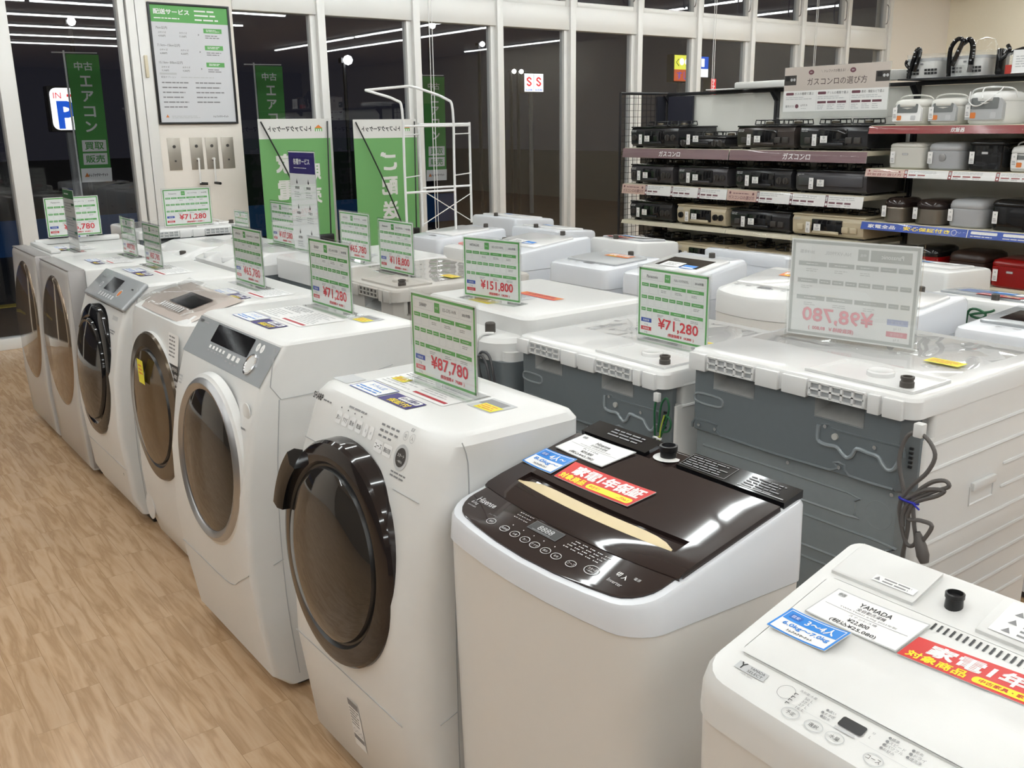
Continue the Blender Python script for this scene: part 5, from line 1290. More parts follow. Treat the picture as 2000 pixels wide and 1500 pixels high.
# hooded white top-loader: tall splash board at its back
t = small_top_loader('white top-loader with a tall curved splash board at its back', (4.25, 3.09, 0), rotz=PI, w=.54, d=.45, zf=.86, zb=.88)
bm = NB(); loft(bm, [ring_rr(.40, .455, .265, .01, .02, z) for z in (.86, .908)]+[ring_rr(.405, .45, .25, .01, .02, .918)]); part('splash_board', bm, WHITEB, t)
gw2 = NB(); tube(gw2, [(3.545, 1.80, .78), (3.535, 1.79, .84), (3.53, 1.76, .855), (3.53, 1.72, .84), (3.535, 1.74, .82), (3.53, 1.78, .83), (3.53, 1.71, .85), (3.53, 1.69, .86)], .005, 6)
solo('wire_coil', gw2, gw, 'small coil of green wire hanging on the ivory machine at the right edge', 'cord')

# ------------------------------------------------------------------ white pipe rack (laundry stand) between the islands and the window
t = thing('pipe_rack', 'white tubular laundry rack with arched arms and crossed braces', 'rack', (3.3, 5.12, .905))
RK = WHITEG
def Rk(x, y, z): return (x-3.3, y-5.12, z-.905)
PL = [(3.05, 5.10), (3.22, 5.10), (3.28, 5.0), (3.58, 5.08)]
fl, fr, bl, br_ = (3.02, 5.05), (3.38, 5.05), (3.24, 5.22), (3.62, 5.22)
zt = 1.56
def pole(nm, pts, r=.008):
    bm = NB(); tube(bm, [Rk(*p) for p in pts], r, 8, smooth=4); part(nm, bm, RK, t)
pole('arched_arm', [(fl[0], fl[1], .912), (fl[0], fl[1], 1.30), (fl[0], fl[1], 1.64), (fl[0]-.03, fl[1]+.02, 1.70), (fl[0]-.10, fl[1]+.12, 1.74), (fl[0]-.14, fl[1]+.18, 1.76)])
pole('arched_arm', [(fr[0], fr[1], .912), (fr[0], fr[1], 1.30), (fr[0], fr[1], 1.64), (fr[0]-.03, fr[1]+.03, 1.71), (fr[0]-.12, fr[1]+.17, 1.77), (fr[0]-.16, fr[1]+.24, 1.79)])
pole('top_bar', [(fl[0]-.14, fl[1]+.18, 1.76), (fr[0]-.16, fr[1]+.24, 1.79)])
pole('upright', [(bl[0], bl[1], .93), (bl[0], bl[1], 1.57)]); pole('upright', [(br_[0], br_[1], .93), (br_[0], br_[1], 1.57)])
for z in (1.55, 1.16): pole('cross_bar', [(fl[0], fl[1], z), (fr[0], fr[1], z)], .007); pole('cross_bar', [(bl[0], bl[1], z+.01), (br_[0], br_[1], z+.01)], .007)
for z in (1.50, 1.25): pole('side_rung', [(fl[0], fl[1], z), (bl[0], bl[1], z)], .004); pole('side_rung', [(fr[0], fr[1], z), (br_[0], br_[1], z)], .004)
pole('side_rung', [(fr[0], fr[1], 1.55), (br_[0], br_[1], 1.55)], .007)
pole('diagonal_brace', [(bl[0], bl[1], 1.16), (br_[0], br_[1], .94)], .003); pole('diagonal_brace', [(br_[0], br_[1], 1.12), (bl[0], bl[1], .94)], .003)

# ------------------------------------------------------------------ banners inside the window (seen from behind, writing mirrored)
def tent(p, x, y, s):
    p.poly([(x-s, y), (x+s, y), (x, y+s*.75)], PORA, 3); p.rect(x-s*.9, y-s*.7, x+s*.9, y, PGREEN, 3)
    for k in (-1, 0, 1): p.rect(x+k*s*.5-s*.13, y-s*.7, x+k*s*.5+s*.13, y-s*.2, PWHT, 4)
BANG = pm('banner_green', srgb(106, 162, 98), .6, noise=.02, nscale=5)
BANW = pm('banner_white', (.66, .66, .64), .6)
def banner(xc, y, w, ztop, chars, label):
    t = thing('x_banner', label, 'banner', (xc, y, 0), 0, 'green shop banners')
    H = 1.55; z0 = ztop-H
    p = Print(); p.rect(0, 0, w, H, BANG, 1); p.rect(0, H-.155, w, H, BANW, 2)
    p.text('トレファクマーケット', w*.43, H-.078, .042, PBLK, 3, width=w*.60, bold=.03, mirror=True); tent(p, w*.84, H-.075, .036)
    p.vtext(chars, w*.33 if len(chars) > 3 else w*.53, H-.35, .145, .21, BANW, 3, bold=.04, mirror=True, width=.150)
    if len(chars) > 3: p.vtext('販売', w*.72, H-.42, .13, .19, BANW, 3, bold=.03, mirror=True)
    p.build('banner_sheet', lambda u, v, w_: Vector((u-w/2, -.001-w_+.02*math.sin(PI*v/H)*0, z0+v)), t)
    p = Print(); p.rect(0, 0, w, H, BANG, 1); p.rect(0, H-.155, w, H, BANW, 2); p.vtext(chars, w*.6, H-.31, .135, .185, BANW, 3, bold=.04, width=.125); p.text('トレファクマーケット', w*.57, H-.078, .042, PBLK, 3, width=w*.60, bold=.03)
    p.build('banner_face', lambda u, v, w_: Vector((w/2-u, .001+w_, z0+v)), t)
    bm = NB()
    for sx, bx in ((-1, .10), (1, .22)):
        tube(bm, [(sx*(w/2-.02), -.012, ztop-.02), (sx*(w/2-.02)*.5+bx*.5, -.05, ztop-.45), (bx, -.09, ztop-.95)], .006, 6)
    box(bm, .08, .24, -.12, -.07, ztop-1.02, ztop-.93, bev=.01); tube(bm, [(.16, -.10, ztop-1.0), (.16, -.2, .02)], .01, 6); tube(bm, [(.16, -.10, ztop-1.0), (-.2, .12, .02)], .008, 6); tube(bm, [(.16, -.10, ztop-1.0), (.4, .12, .02)], .008, 6)
    part('banner_stand', bm, BLK, t)
    return t
banner(3.41, 7.40, .62, 1.62, '家電大型', 'green and white shop banner with a large mirrored appliance slogan, nearer the poster')
banner(4.25, 7.40, .62, 1.61, 'ご配送', 'green and white shop banner with the mirrored delivery slogan, behind the pipe rack')

# ------------------------------------------------------------------ poster and hand cranks on the pier
t = thing('framed_poster', 'framed delivery-service price poster with green header on the white pier', 'poster', (2.73, YW-.021, 1.6))
x0, x1, z0, z1 = 2.43, 3.035, 1.60, 2.46
W, H = x1-x0, z1-z0
p = Print(); PP = pm('poster_paper', (.62, .63, .66), .35); p.rect(0, 0, W, H, PP, 1); p.rect(0, H-.125, W, H, PGREEN, 2)
p.text('配送サービス', .165, H-.05, .036, PWHT, 3, width=.27, bold=.035); p.lines(.03, H-.105, .3, H-.09, 1, PWHT, 3, fill=.5); p.lines(.34, H-.115, .53, H-.02, 3, PWHT, 3, fill=.35)
for j, (s, a, b_) in enumerate((('7km以内', '4,950', '7,150'), ('7.1km~15km以内', '6,000', '8,250'), ('15.1km~30km以内', '7,150', '9,300'))):
    y = H-.165-.125*j
    p.text(s, .035, y, .022, PGRY, 3, 'l', bold=.01, squeeze=.24); p.text('小サイズ', .05, y-.034, .014, PGRY, 3, 'l', bold=.02); p.text(a+'円', .05, y-.06, .015, PGRY, 3, 'l', bold=.02)
    p.text('大サイズ', .21, y-.034, .014, PGRY, 3, 'l', bold=.02); p.text(b_+'円', .21, y-.06, .015, PGRY, 3, 'l', bold=.02); p.poly([(.355, y-.05), (.355, y-.035), (.366, y-.0425)], PGRY, 3)
    p.rect(.40, y-.028, .545, y+.006, PGREEN, 3); p.lines(.42, y-.02, .53, y, 2, PWHT, 4); p.lines(.41, y-.07, .54, y-.04, 2, PGRY, 3)
p.rect(.03, H-.505, .16, H-.49, PLGRY, 2); p.text('配送オプション', .04, H-.522, .015, PGRY, 3, 'l', squeeze=.14); p.lines(.19, H-.53, .56, H-.515, 1, PLGRY, 3)
for j in range(6): p.lines(.04, H-.57-.036*j, .26, H-.555-.036*j, 1, PGRY, 3, fill=.6); p.lines(.30, H-.57-.036*j, .54, H-.555-.036*j, 1, PGRY, 3, fill=.6) if j < 5 else None
p.poly([(.045, .04), (.07, .04), (.0575, .062)], PORA, 3); p.lines(.09, .03, .36, .055, 2, PLGRY, 3); p.text('トレファクマーケット', .48, .045, .016, PBLK, 3, width=.12, bold=.02)
p.build('poster_sheet', lambda u, v, w: Vector((x0-2.73+u, -.012-w, v)), t)
bm = NB()
for a in ((x0-.012, x1+.012, z1-.004, z1+.012), (x0-.012, x1+.012, z0-.012, z0+.004), (x0-.012, x0+.004, z0, z1), (x1-.004, x1+.012, z0, z1)): box(bm, a[0]-2.73, a[1]-2.73, -.022, -.001, a[2]-1.6, a[3]-1.6, bev=.002)
part('frame', bm, BLK, t, 'thin black frame')
bm = NB(); box(bm, x0-2.73, x1-2.73, -.0115, -.001, 0, H); part('backing', bm, GREY1, t)
STEEL = pm('brushed_plate', srgb(168, 162, 152), .35, .5)
for i, x in enumerate((2.515, 2.69, 2.815, 2.945)):
    t = thing('crank_plate', ('grey steel window-opener plate without crank, leftmost of the four', 'grey steel window-opener plate with a crank handle, left of the two', 'grey steel window-opener plate with a crank handle, right of the two', 'grey steel window-opener plate without crank, rightmost of the four')[i], 'wall plate', (x, YW-.021, 1.36))
    bm = NB(); box(bm, -.05, .05, -.004, 0, -.12, .125, bev=.0015); part('plate', bm, STEEL, t)
    bm = NB(); cyl(bm, (0, -.004, .06), (0, -.008, .06), .012, 14); cyl(bm, (0, -.004, -.05), (0, -.012, -.05), .007, 12); part('socket', bm, DARKG, t)
    if i in (1, 2):
        bm = NB(); cyl(bm, (0, -.004, -.04), (0, -.035, -.04), .01, 12); tube(bm, [(0, -.033, -.035), (-.004, -.037, -.13), (-.006, -.037, -.225)], .0075, 8); c = part('crank', bm, ALUM, t, 'pale crank arm')
        bm = NB(); cyl(bm, (-.010, -.03, -.228), ((.05, -.05, -.232) if i == 1 else (.012, -.09, -.232)), .011, 12); part('crank_grip', bm, BLK, c, 'black grip')
# ------------------------------------------------------------------ long shelving run on the right (fronts at x = 5.6)
FX = 5.60
def shelf_unit(ya, yb, levels, label, panels=True):
    """one steel gondola bay; levels: shelf heights"""
    t = thing('shelving_unit', label, 'shelving', (FX, (ya+yb)/2, 0), 0, 'steel shelving bays along the aisle')
    w = abs(ya-yb)/2
    bm = NB(); box(bm, .50, .55, -w+.001, -w+.022, 0, 1.78, bev=.004); box(bm, .50, .55, w-.022, w-.001, 0, 1.78, bev=.004); box(bm, .49, .56, -w+.001, w-.001, 1.765, 1.79, bev=.003)
    for s in (-1, 1): prism_y(bm, [(.50, 1.70), (.50, 1.765), (.44, 1.765)], s*(w-.012)-.01, s*(w-.012)+.01)
    part('black_frame', bm, SHELFB, t)
    bm = NB(); box(bm, .515, .53, -w+.022, w-.022, .1, 1.762); part('back_panel', bm, pm('white_back_panel', srgb(246, 245, 238), .5), t)
    for z in levels:
        bm = NB(); box(bm, .0, .50, -w+.004, w-.004, z-.03, z, bev=.002); part('shelf', bm, SHELFI, t)
    return t
shelf_unit(5.85, 4.73, (.08, .47, .775, 1.07, 1.355), 'black-framed shelving bay of gas stoves at the window end')
shelf_unit(4.73, 3.60, (.08, .47, .775, 1.07, 1.355), 'black-framed shelving bay of gas stoves next to the rice cookers')
shelf_unit(3.60, 2.47, (.08, .585, .915, 1.25, 1.515), 'black-framed shelving bay holding the rice cookers')
shelf_unit(2.47, 1.34, (.08, .585, .915, 1.25, 1.515), 'black-framed shelving bay at the right edge of the photo')
# wire grid end panel
t = thing('grid_panel', 'black wire grid panel closing the window end of the stove shelving', 'grid panel', (FX, 5.90, 0))
bm = NB(); tube(bm, [(0, 0, 0), (0, 0, 1.79)], .012, 6, smooth=1); tube(bm, [(.55, 0, 0), (.55, 0, 1.79)], .012, 6, smooth=1); tube(bm, [(0, 0, 1.785), (.55, 0, 1.785)], .012, 6, smooth=1); part('grid_frame', bm, SHELFB, t)
bm = NB()
for k in range(1, 11): tube(bm, [(.05*k, 0, .1), (.05*k, 0, 1.78)], .0022, 4, smooth=1)
for k in range(1, 36): tube(bm, [(0, 0, .05*k), (.55, 0, .05*k)], .0022, 4, smooth=1)
part('wire_mesh', bm, SHELFB, t)
bm = NB(); box(bm, 6.0, 6.10, 5.87, 5.89, .4, 1.76); solo('dark_panel', bm, pm('dark_fabric', (.012, .013, .022), .7), 'dark upright panel at the corner of the stove shelving', 'panel')
bm = NB(); box(bm, 6.075, 6.095, 5.55, 5.82, 1.54, 1.76); solo('notice_panel', bm, pm('dark_notice', (.02, .02, .035), .5), 'dark blue-black board in the corner above the end gas stove', 'panel')

# price rails
MAUVE = pm('rail_mauve', srgb(132, 108, 112), .22, coat=.4); MAUVED = pm('rail_dark_mauve', srgb(112, 72, 82), .3); PINKB = pm('rail_pink', srgb(205, 176, 166), .3)
MAROON = pm('rail_maroon', srgb(142, 54, 56), .22, coat=.4); RBLUE = pm('rail_blue', srgb(52, 84, 178), .25, coat=.3)
def rail(ya, yb, z0, z1, draw, label, tilt=.35, group=None):
    t = thing('shelf_rail', label, 'shelf sign', (FX-.006, ya, z0), 0, group)
    L = ya-yb; Hh = z1-z0
    F = lambda u, v, w: Vector((-.012+(v/Hh)*.012-w-.0015, -u, v))
    bm = NB(); a = [bm.verts.new(F(u, v, 0)) for u, v in ((0, 0), (L, 0), (L, Hh), (0, Hh))]; b = [bm.verts.new(F(u, v, 0)+Vector((.002, 0, 0))) for u, v in ((0, 0), (L, 0), (L, Hh), (0, Hh))]
    bm.faces.new(a); bm.faces.new(list(reversed(b)))
    for k in range(4): bm.faces.new((a[k], b[k], b[(k+1) % 4], a[(k+1) % 4]))
    part('rail_strip', bm, PWHT, t)
    p = Print(); draw(p, L, Hh); p.build('printing', F, t)
    # clear curved cover catching the lamps
    bm = NB(); vr = []
    for i in range(6):
        a = i/5; vr.append([bm.verts.new((-.014-.010*math.sin(PI*a)+.010*a, -L*k/12+.0, Hh*a)) for k in range(13)])
    for i in range(5):
        for k in range(12): bm.faces.new((vr[i][k], vr[i][k+1], vr[i+1][k+1], vr[i+1][k]))
    part('clear_cover', bm, FILM, t)
    return t
def d_plain(col, txt, pos=.6):
    def d(p, L, H): p.rect(0, 0, L, H, col, 1); p.text(txt, L*pos, H*.48, H*.56, PWHT, 2, bold=.012)
    return d
def d_guide(col, bg, title, n=3):
    def d(p, L, H):
        p.rect(0, 0, L, H, PWHT, 1); a = .24*L; p.rect(0, 0, a, H, bg, 2); p.text(title, a*.5, H*.33, H*.34, col, 3, width=a*.88, bold=.01); p.lines(a*.2, H*.62, a*.8, H*.8, 1, col, 3); p.disc(a*.1, H*.75, H*.12, col, 3); p.disc(a*.88, H*.72, H*.12, col, 3)
        for i in range(n):
            x0 = a+i*(L-a)/n; wd = (L-a)/n
            p.rect(x0, 0, x0+.022, H, col, 2); p.disc(x0+.011, H*.22, H*.12, PWHT, 3, 10); p.rect(x0+.004, H*.5, x0+.018, H*.9, PLGRY, 3)
            p.lines(x0+.03, H*.6, x0+wd*.8, H*.92, 2, PLGRY, 2)
            for k in range(2 if i == 0 else 3): p.rect(x0+.03+.06*k, H*.3, x0+.078+.06*k, H*.45, col, 2); p.lines(x0+.03+.06*k, H*.08, x0+.078+.06*k, H*.25, 1, PLGRY, 2)
    return d
def d_blue(p, L, H):
    p.rect(0, 0, L, H, RBLUE, 1)
    p.text('家電全品', L*.13, H*.52, H*.48, PWHT, 2, width=L*.17, bold=.03); p.text('安心保証付き', L*.40, H*.52, H*.48, PYEL, 2, width=L*.27, bold=.03); p.ring(L*.47+.1, H*.5, H*.35, H*.05, PWHT, 3)
    p.rect(L*.63, 0, L*.634, H, PWHT, 2)
    for k in range(2): p.rrect(L*(.65+.17*k), H*.5, L*(.79+.17*k), H*.85, H*.1, PWHT, 2); p.lines(L*(.65+.17*k), H*.12, L*(.79+.17*k), H*.38, 1, PWHT, 2)
def d_blank(p, L, H): p.rect(0, 0, L, H, SHELFI, 1)
rail(5.85, 4.735, 1.28, 1.352, d_plain(MAUVE, 'ガスコンロ', .47), 'glossy mauve gas-stove header strip, window-end bay')
rail(4.725, 3.60, 1.28, 1.352, d_plain(MAUVE, 'ガスコンロ', .52), 'glossy mauve gas-stove header strip, bay next to the rice cookers')
rail(5.85, 4.735, .99, 1.066, d_guide(MAUVED, PINKB, 'ガスコンロの選び方'), 'printed gas-stove guide strip below the second row, window-end bay')
rail(4.73, 3.60, .99, 1.066, d_guide(MAUVED, PINKB, 'ガスコンロの選び方'), 'printed gas-stove guide strip below the second row, bay next to the rice cookers')
rail(5.85, 4.735, .745, .774, d_blank, 'ivory shelf edge below the third stove row, window-end bay'); rail(4.73, 3.60, .745, .774, d_blank, 'ivory shelf edge below the third stove row, bay next to the rice cookers')
rail(3.60, 2.475, 1.465, 1.512, d_plain(MAROON, '炊飯器', .52), 'maroon rice-cooker header strip above the plain guide strip'); rail(2.465, 1.35, 1.465, 1.512, d_plain(MAROON, '炊飯器', .5), 'maroon header strip at the right edge of the photo')
rail(3.60, 2.475, 1.20, 1.248, d_guide(MAROON, PINKB, '炊飯器の選び方'), 'white and maroon rice-cooker guide strip'); rail(2.465, 1.35, 1.20, 1.248, d_guide(MAROON, PINKB, '炊飯器の選び方'), 'rice-cooker guide strip at the right edge of the photo')
rail(3.60, 2.475, .865, .912, d_blue, 'blue guarantee strip below the steel rice cookers'); rail(2.465, 1.35, .865, .912, d_blue, 'blue guarantee strip at the right edge of the photo')

# ------------------------------------------------------------------ gas stoves
STV = {'black': pm('stove_black', (.022, .022, .025), .22), 'dark': pm('stove_charcoal', (.062, .058, .064), .25, .2), 'brown': pm('stove_brown_black', (.055, .045, .042), .18, .2), 'beige': pm('stove_beige', srgb(196, 184, 158), .35)}
def hang_tag(t, x, y, z, w=.035, h=.075, mat=None):
    p = Print(); p.rect(0, 0, w, h, mat or PWHT, 1); p.lines(w*.15, h*.08, w*.85, h*.45, 3, PGRY, 2); p.disc(w*.5, h*.75, w*.18, PLGRY, 2, 10)
    return p.build('price_label', lambda u, v, w_: Vector((x-w_, y-u, z+v)), t, 'small white paper label')
def stove(loc, w, kind, mode, label, hgt=.15, flat=False, group='gas stoves on the black-framed shelving'):
    t = thing('gas_stove', label, 'gas stove', loc, 0, group)
    m = STV[kind]; hw = w/2; d = .44
    bm = NB(); prism_y(bm, [(.02, .012), (d, .012), (d, hgt-.012), (.006, hgt-.012), (-.008, hgt-.04), (-.002, .03)], -hw+.006, hw-.006, bev=.004); part('body', bm, m, t)
    bm = NB(); box(bm, .0, d+.004, -hw, hw, hgt-.012, hgt, bev=.003); part('top_plate', bm, m if kind == 'beige' else BLKG, t)
    bm = NB(); box(bm, .03, .08, -hw+.03, -hw+.06, 0, .014); box(bm, .03, .08, hw-.06, hw-.03, 0, .014); box(bm, .36, .4, -hw+.03, -hw+.06, 0, .014); box(bm, .36, .4, hw-.06, hw-.03, 0, .014); part('feet', bm, BLK, t)
    bw = .0
    for s in (1, -1):
        cy = s*hw*.48
        bm = NB(); lathe(bm, [(.05, 0), (.05, .006), (.03, .01), (.028, .022), (.022, .026), (.0005, .026)], Matrix.Translation((.2, cy, hgt)), 20); part('burner', bm, pm('burner_brass', (.12, .10, .07), .4, .7), t)
        bm = NB()
        for a in range(6):
            A_ = a*PI/3+.3
            tube(bm, [(.2+.045*math.cos(A_), cy+.045*math.sin(A_), hgt+.034), (.2+.10*math.cos(A_), cy+.10*math.sin(A_), hgt+.036), (.2+.105*math.cos(A_), cy+.105*math.sin(A_), hgt+.004)], .0045, 5, smooth=1)
        tube(bm, [(.2+.102*math.cos(a*PI/8), cy+.102*math.sin(a*PI/8), hgt+.006) for a in range(16)], .0045, 5, smooth=1, closed=True)
        tube(bm, [(.2+.09*math.cos(a*PI/8), cy+.09*math.sin(a*PI/8), hgt+.036) for a in range(16)], .0035, 5, smooth=1, closed=True)
        part('trivet', bm, BLK, t)
    gw_ = w*.21
    gm = BLKG if kind != 'beige' else BLKG
    fx = lambda z: -.008 if z > hgt-.045 else -.008+.006*(hgt-.04-z)/(hgt-.07)
    if mode != 'flat':
        bm = NB(); box(bm, -.014, .01, -gw_, gw_, .035, hgt-.03, bev=.006); g = part('grill_door', bm, gm, t)
        bm = NB(); box(bm, -.030, -.010, -gw_*.85, gw_*.85, .028, .05, bev=.008); part('grill_handle', bm, m, g)
        if mode == 'knob':
            ys = [hw-.055, -hw+.055, -hw+.115] if w > .5 else [hw-.05, -hw+.045, -hw+.10]
            for y in ys:
                q = Matrix.Rotation(-PI/2, 4, 'Y'); q.translation = Vector((-.007, y, hgt*.48))
                bm = NB(); lathe(bm, [(.024, 0), (.022, .014), (.0005, .015)], q, 18); box(bm, -.032, -.018, y-.004, y+.004, hgt*.48-.02, hgt*.48+.02, bev=.002); part('knob', bm, DARKG if kind != 'beige' else BLK, t)
        else:
            for y in (hw-.075, hw-.14, -hw+.075, -hw+.14)[(0 if mode == 'button' else 1):]:
                bm = NB(); box(bm, -.020, .0, y-.024, y+.024, .045, .085, bev=.005); part('push_button', bm, m if kind == 'beige' else DARKG, t)
    else:
        bm = NB(); box(bm, -.016, .01, -hw+.03, hw-.03, .05, hgt-.03, bev=.008); g = part('front_bar', bm, pm('stove_grey_band', (.10, .10, .11), .25, .4), t)
    p = Print(); p.lines(.0, .0, .06, .02, 2, PLGRY, 1); p.build('printing', lambda u, v, w_: Vector((-.0095-w_, hw-.02-u, hgt-.045+v)), t)
    hang_tag(t, -.034, gw_+.03, .03); hang_tag(t, -.036, gw_-.035, .05, .055, .045, PAPER)
    return t
rows = [
 (1.357, .165, [(5.53, .53, 'black', 'knob', 'black gas stove with two knobs, top row at the window end'), (4.44, .51, 'brown', 'button', 'brown-black gas stove with glossy push-buttons, top row'), (3.885, .53, 'black', 'button', 'black button gas stove, top row beside the rice cookers')]),
 (1.072, .155, [(5.55, .48, 'dark', 'knob', 'charcoal gas stove with knobs, second row at the window end'), (5.01, .50, 'dark', 'knob', 'charcoal knob gas stove, second from the window in the second row'), (4.44, .50, 'black', 'knob', 'black knob gas stove, third from the window in the second row'), (3.88, .56, 'dark', 'flat', 'charcoal gas stove with a plain grey front bar, second row')]),
 (.777, .155, [(5.55, .48, 'black', 'knob', 'black gas stove, third row at the window end'), (5.01, .50, 'beige', 'knob', 'beige gas stove with black knobs, third row'), (4.45, .54, 'black', 'button', 'black gas stove with silver push-button, third row'), (3.88, .57, 'beige', 'button', 'beige gas stove with square push-buttons, third row')]),
 (.472, .165, [(5.55, .48, 'black', 'knob', 'black gas stove, bottom visible row at the window end'), (5.01, .50, 'beige', 'knob', 'beige knob gas stove, bottom visible row'), (4.45, .56, 'beige', 'button', 'beige button gas stove, bottom visible row half hidden by washers')])]
for z, hg, items in rows:
    for y, w_, k, m_, lab in items:
        stove((FX+.025, y, z), w_, k, m_, lab, hg)
stove((FX+.015, 5.02, 1.357), .46, 'black', 'knob', 'low black table stove between the taller ones, top row', .085)
# large printed sign on clear stand above the stoves
t = thing('header_sign', 'large printed gas-stove guide board on a clear stand above the top stoves', 'sign', (5.76, 4.0, 1.603))
W, H = .81, .295
p = Print(); p.rect(0, H*.47, W, H, pm('sign_grey_beige', srgb(196, 186, 178), .5), 1); p.rect(0, 0, W, H*.47, PAPER, 1)
p.text('ガスコンロの選び方', W*.52, H*.66, .048, pm('sign_text_brown', srgb(70, 56, 56), .5), 3, width=.46, bold=-.005); p.text('＼ トレファクが教える！／', W*.5, H*.88, .020, pm('sign_text_brown', (0, 0, 0)), 3, width=.22)
for x in (.27, .67): p.disc(W*x, H*.87, .022, MAUVED, 3, 18, ry=.016); p.text('簡単!', W*x, H*.87, .008, PWHT, 4)
for x in (-.0, .88):
    p.rect(W*x if x else -.0, H*.60, W*x+.10, H*.82, DARKG, 3); p.rect(W*x+.01, H*.70, W*x+.045, H*.80, BLK, 4); p.disc(W*x+.06, H*.72, .010, PLGRY, 4, 12); p.disc(W*x+.083, H*.72, .010, PLGRY, 4, 12)
for i, s in enumerate(('ガスの種類で選ぶ', 'グリルの種類で選ぶ', '素材・機能などで選ぶ')):
    x = .02+.262*i; p.rrect(x, H*.37, x+.065, H*.43, .006, MAUVED, 2); p.text(s, x+.072, H*.40, .018, PBLK, 2, 'l', squeeze=.165); p.lines(x, H*.26, x+.23, H*.34, 2, PLGRY, 2)
    for k in range(3 if i else 0): p.rect(x+.078*k, H*.17, x+.068+.078*k, H*.22, MAUVED, 2); p.lines(x+.078*k, H*.03, x+.06+.078*k, H*.15, 3, PLGRY, 2)
    if i < 2: p.rect(x+.25, H*.02, x+.2515, H*.45, PLGRY, 2)
p.text('都市ガス', .055, H*.12, .017, PBLK, 2, width=.07); p.disc(.115, H*.12, .014, MAUVED, 2); p.text('LPガス', .175, H*.14, .014, PBLK, 2, width=.055); p.lines(.15, H*.05, .2, H*.08, 1, PLGRY, 2)
p.build('sign_sheet', lambda u, v, w_: Vector((-.002-w_, .405-u, v+.01)), t)
bm = NB(); box(bm, -.0015, .004, -.41, .41, -.03, H+.012); box(bm, -.05, .06, -.42, .42, -.036, -.030); part('acrylic_holder', bm, ACRYW, t, 'clear acrylic stand')
bm = NB(); box(bm, 5.95, 6.13, 4.52, 5.02, 1.791, 1.84, bev=.012); solo('boxed_appliance', bm, WHITE, 'flat white appliance lying on top of the stove shelving', 'appliance')
bm = NB(); box(bm, 5.98, 6.13, 5.05, 5.33, 1.791, 1.80, bev=.003); solo('white_tray', bm, PWHT, 'thin white tray edge on top of the stove shelving', 'tray')

# ------------------------------------------------------------------ rice cookers
def sq_ring(w, d, z, k=4.0, n=40, xo=0): return [Vector((xo+d/2+d/2*abs(math.cos(2*PI*i/n))**(2/k)*math.copysign(1, math.cos(2*PI*i/n)), w/2*abs(math.sin(2*PI*i/n))**(2/k)*math.copysign(1, math.sin(2*PI*i/n)), z)) for i in range(n)]
def cooker(loc, w, d, h, m, lab, lidm=None, k=4, seam=.68, dome=.10, panel=None, band=None, style=0):
    t = thing('rice_cooker', lab, 'rice cooker', loc, 0, 'rice cookers on the shelving')
    lidm = lidm or m
    hs = h*seam
    bm = NB(); loft(bm, [sq_ring(w*.90, d*.90, .0, k, xo=d*.05), sq_ring(w*.97, d*.97, h*.06, k, xo=d*.015), sq_ring(w, d, h*.3, k), sq_ring(w, d, hs-.004, k), sq_ring(w*.975, d*.975, hs, k, xo=d*.0125)]); part('body', bm, m, t, angle=40)
    bm = NB(); e = h-hs
    loft(bm, [sq_ring(w*.975, d*.975, hs, k, xo=d*.0125), sq_ring(w*1.0, d, hs+.004, k), sq_ring(w*.995, d*.995, hs+e*.35, k, xo=d*.0025), sq_ring(w*.95, d*.95, hs+e*.7, k, xo=d*.025), sq_ring(w*.80, d*.80, hs+e*.92, k*.9, xo=d*.10), sq_ring(w*.5, d*.5, hs+e, k*.8, xo=d*.25)]); part('lid', bm, lidm, t, angle=60)
    if style == 1:     # sloping control face in a rounded recess at the front
        bm = NB(); W2 = w*.40
        pts = [(u, v) for u, v in ((-1, .08), (-1, .70), (-.8, .93), (-.4, 1), (.4, 1), (.8, .93), (1, .70), (1, .08))]
        f = [bm.verts.new((-.007+.012*v, u*W2, h*.08+h*.74*v)) for u, v in pts]; f2 = [bm.verts.new((.03+.012*v, u*W2, h*.08+h*.80*v)) for u, v in pts]
        bm.faces.new(f)
        for i in range(len(f)): bm.faces.new((f[i], f[(i+1) % len(f)], f2[(i+1) % len(f)], f2[i]))
        c = part('control_face', bm, panel or GREY1, t)
        p = Print(); Wd = W2*1.5; p.rrect(-Wd/2, .46*h, Wd/2, .80*h, .008, pm('lcd_grey', (.14, .15, .15), .2), 1); p.rrect(-Wd/2+.004, .18*h, -Wd/2+.036, .36*h, .006, PORA, 1); p.rrect(Wd/2-.040, .18*h, Wd/2-.008, .36*h, .006, PLGRY, 1)
        p.build('display', lambda u, v, w_: Vector((-.007+.012*max(((v-h*.08)/(h*.74)), 0)-.0012-w_, -u, v)), c)
        bm = NB(); tube(bm, [(d*.35, -w*.5, hs+.02), (d*.30, -w*.42, h+.01), (d*.28, 0, h+.022), (d*.30, w*.42, h+.01), (d*.35, w*.5, hs+.02)], .0045, 6, smooth=5); part('carry_handle', bm, lidm, t)
    if style == 2:
        bm = NB(); q = Matrix.Rotation(-PI/2, 4, 'Y'); q.translation = Vector((.0, 0, h*.45)); lathe(bm, [(.022, -.004), (.022, .004), (.016, .005), (.0005, .005)], q, 20); part('dial', bm, CHROMED, t)
    if style == 3:
        p = Print(); p.rrect(-.02, h*.52, .02, h*.60, .004, PGRY, 1); p.rrect(-.017, h*.53, .017, h*.59, .003, PLGRY, 2); p.build('display', lambda u, v, w_: Vector((-.0015-w_, -u, v)), t)
    if band:
        bm = NB(); loft(bm, [sq_ring(w*1.004, d*1.004, h*.03, k, xo=-d*.002), sq_ring(w*1.004, d*1.004, hs-.008, k, xo=-d*.002)], cap0=False, cap1=False); part('steel_band', bm, band, t)
    hang_tag(t, -.006, w*.40, h*.22, .03, .07)
    return t
RY = lambda y0, y1: (y0+y1)/2
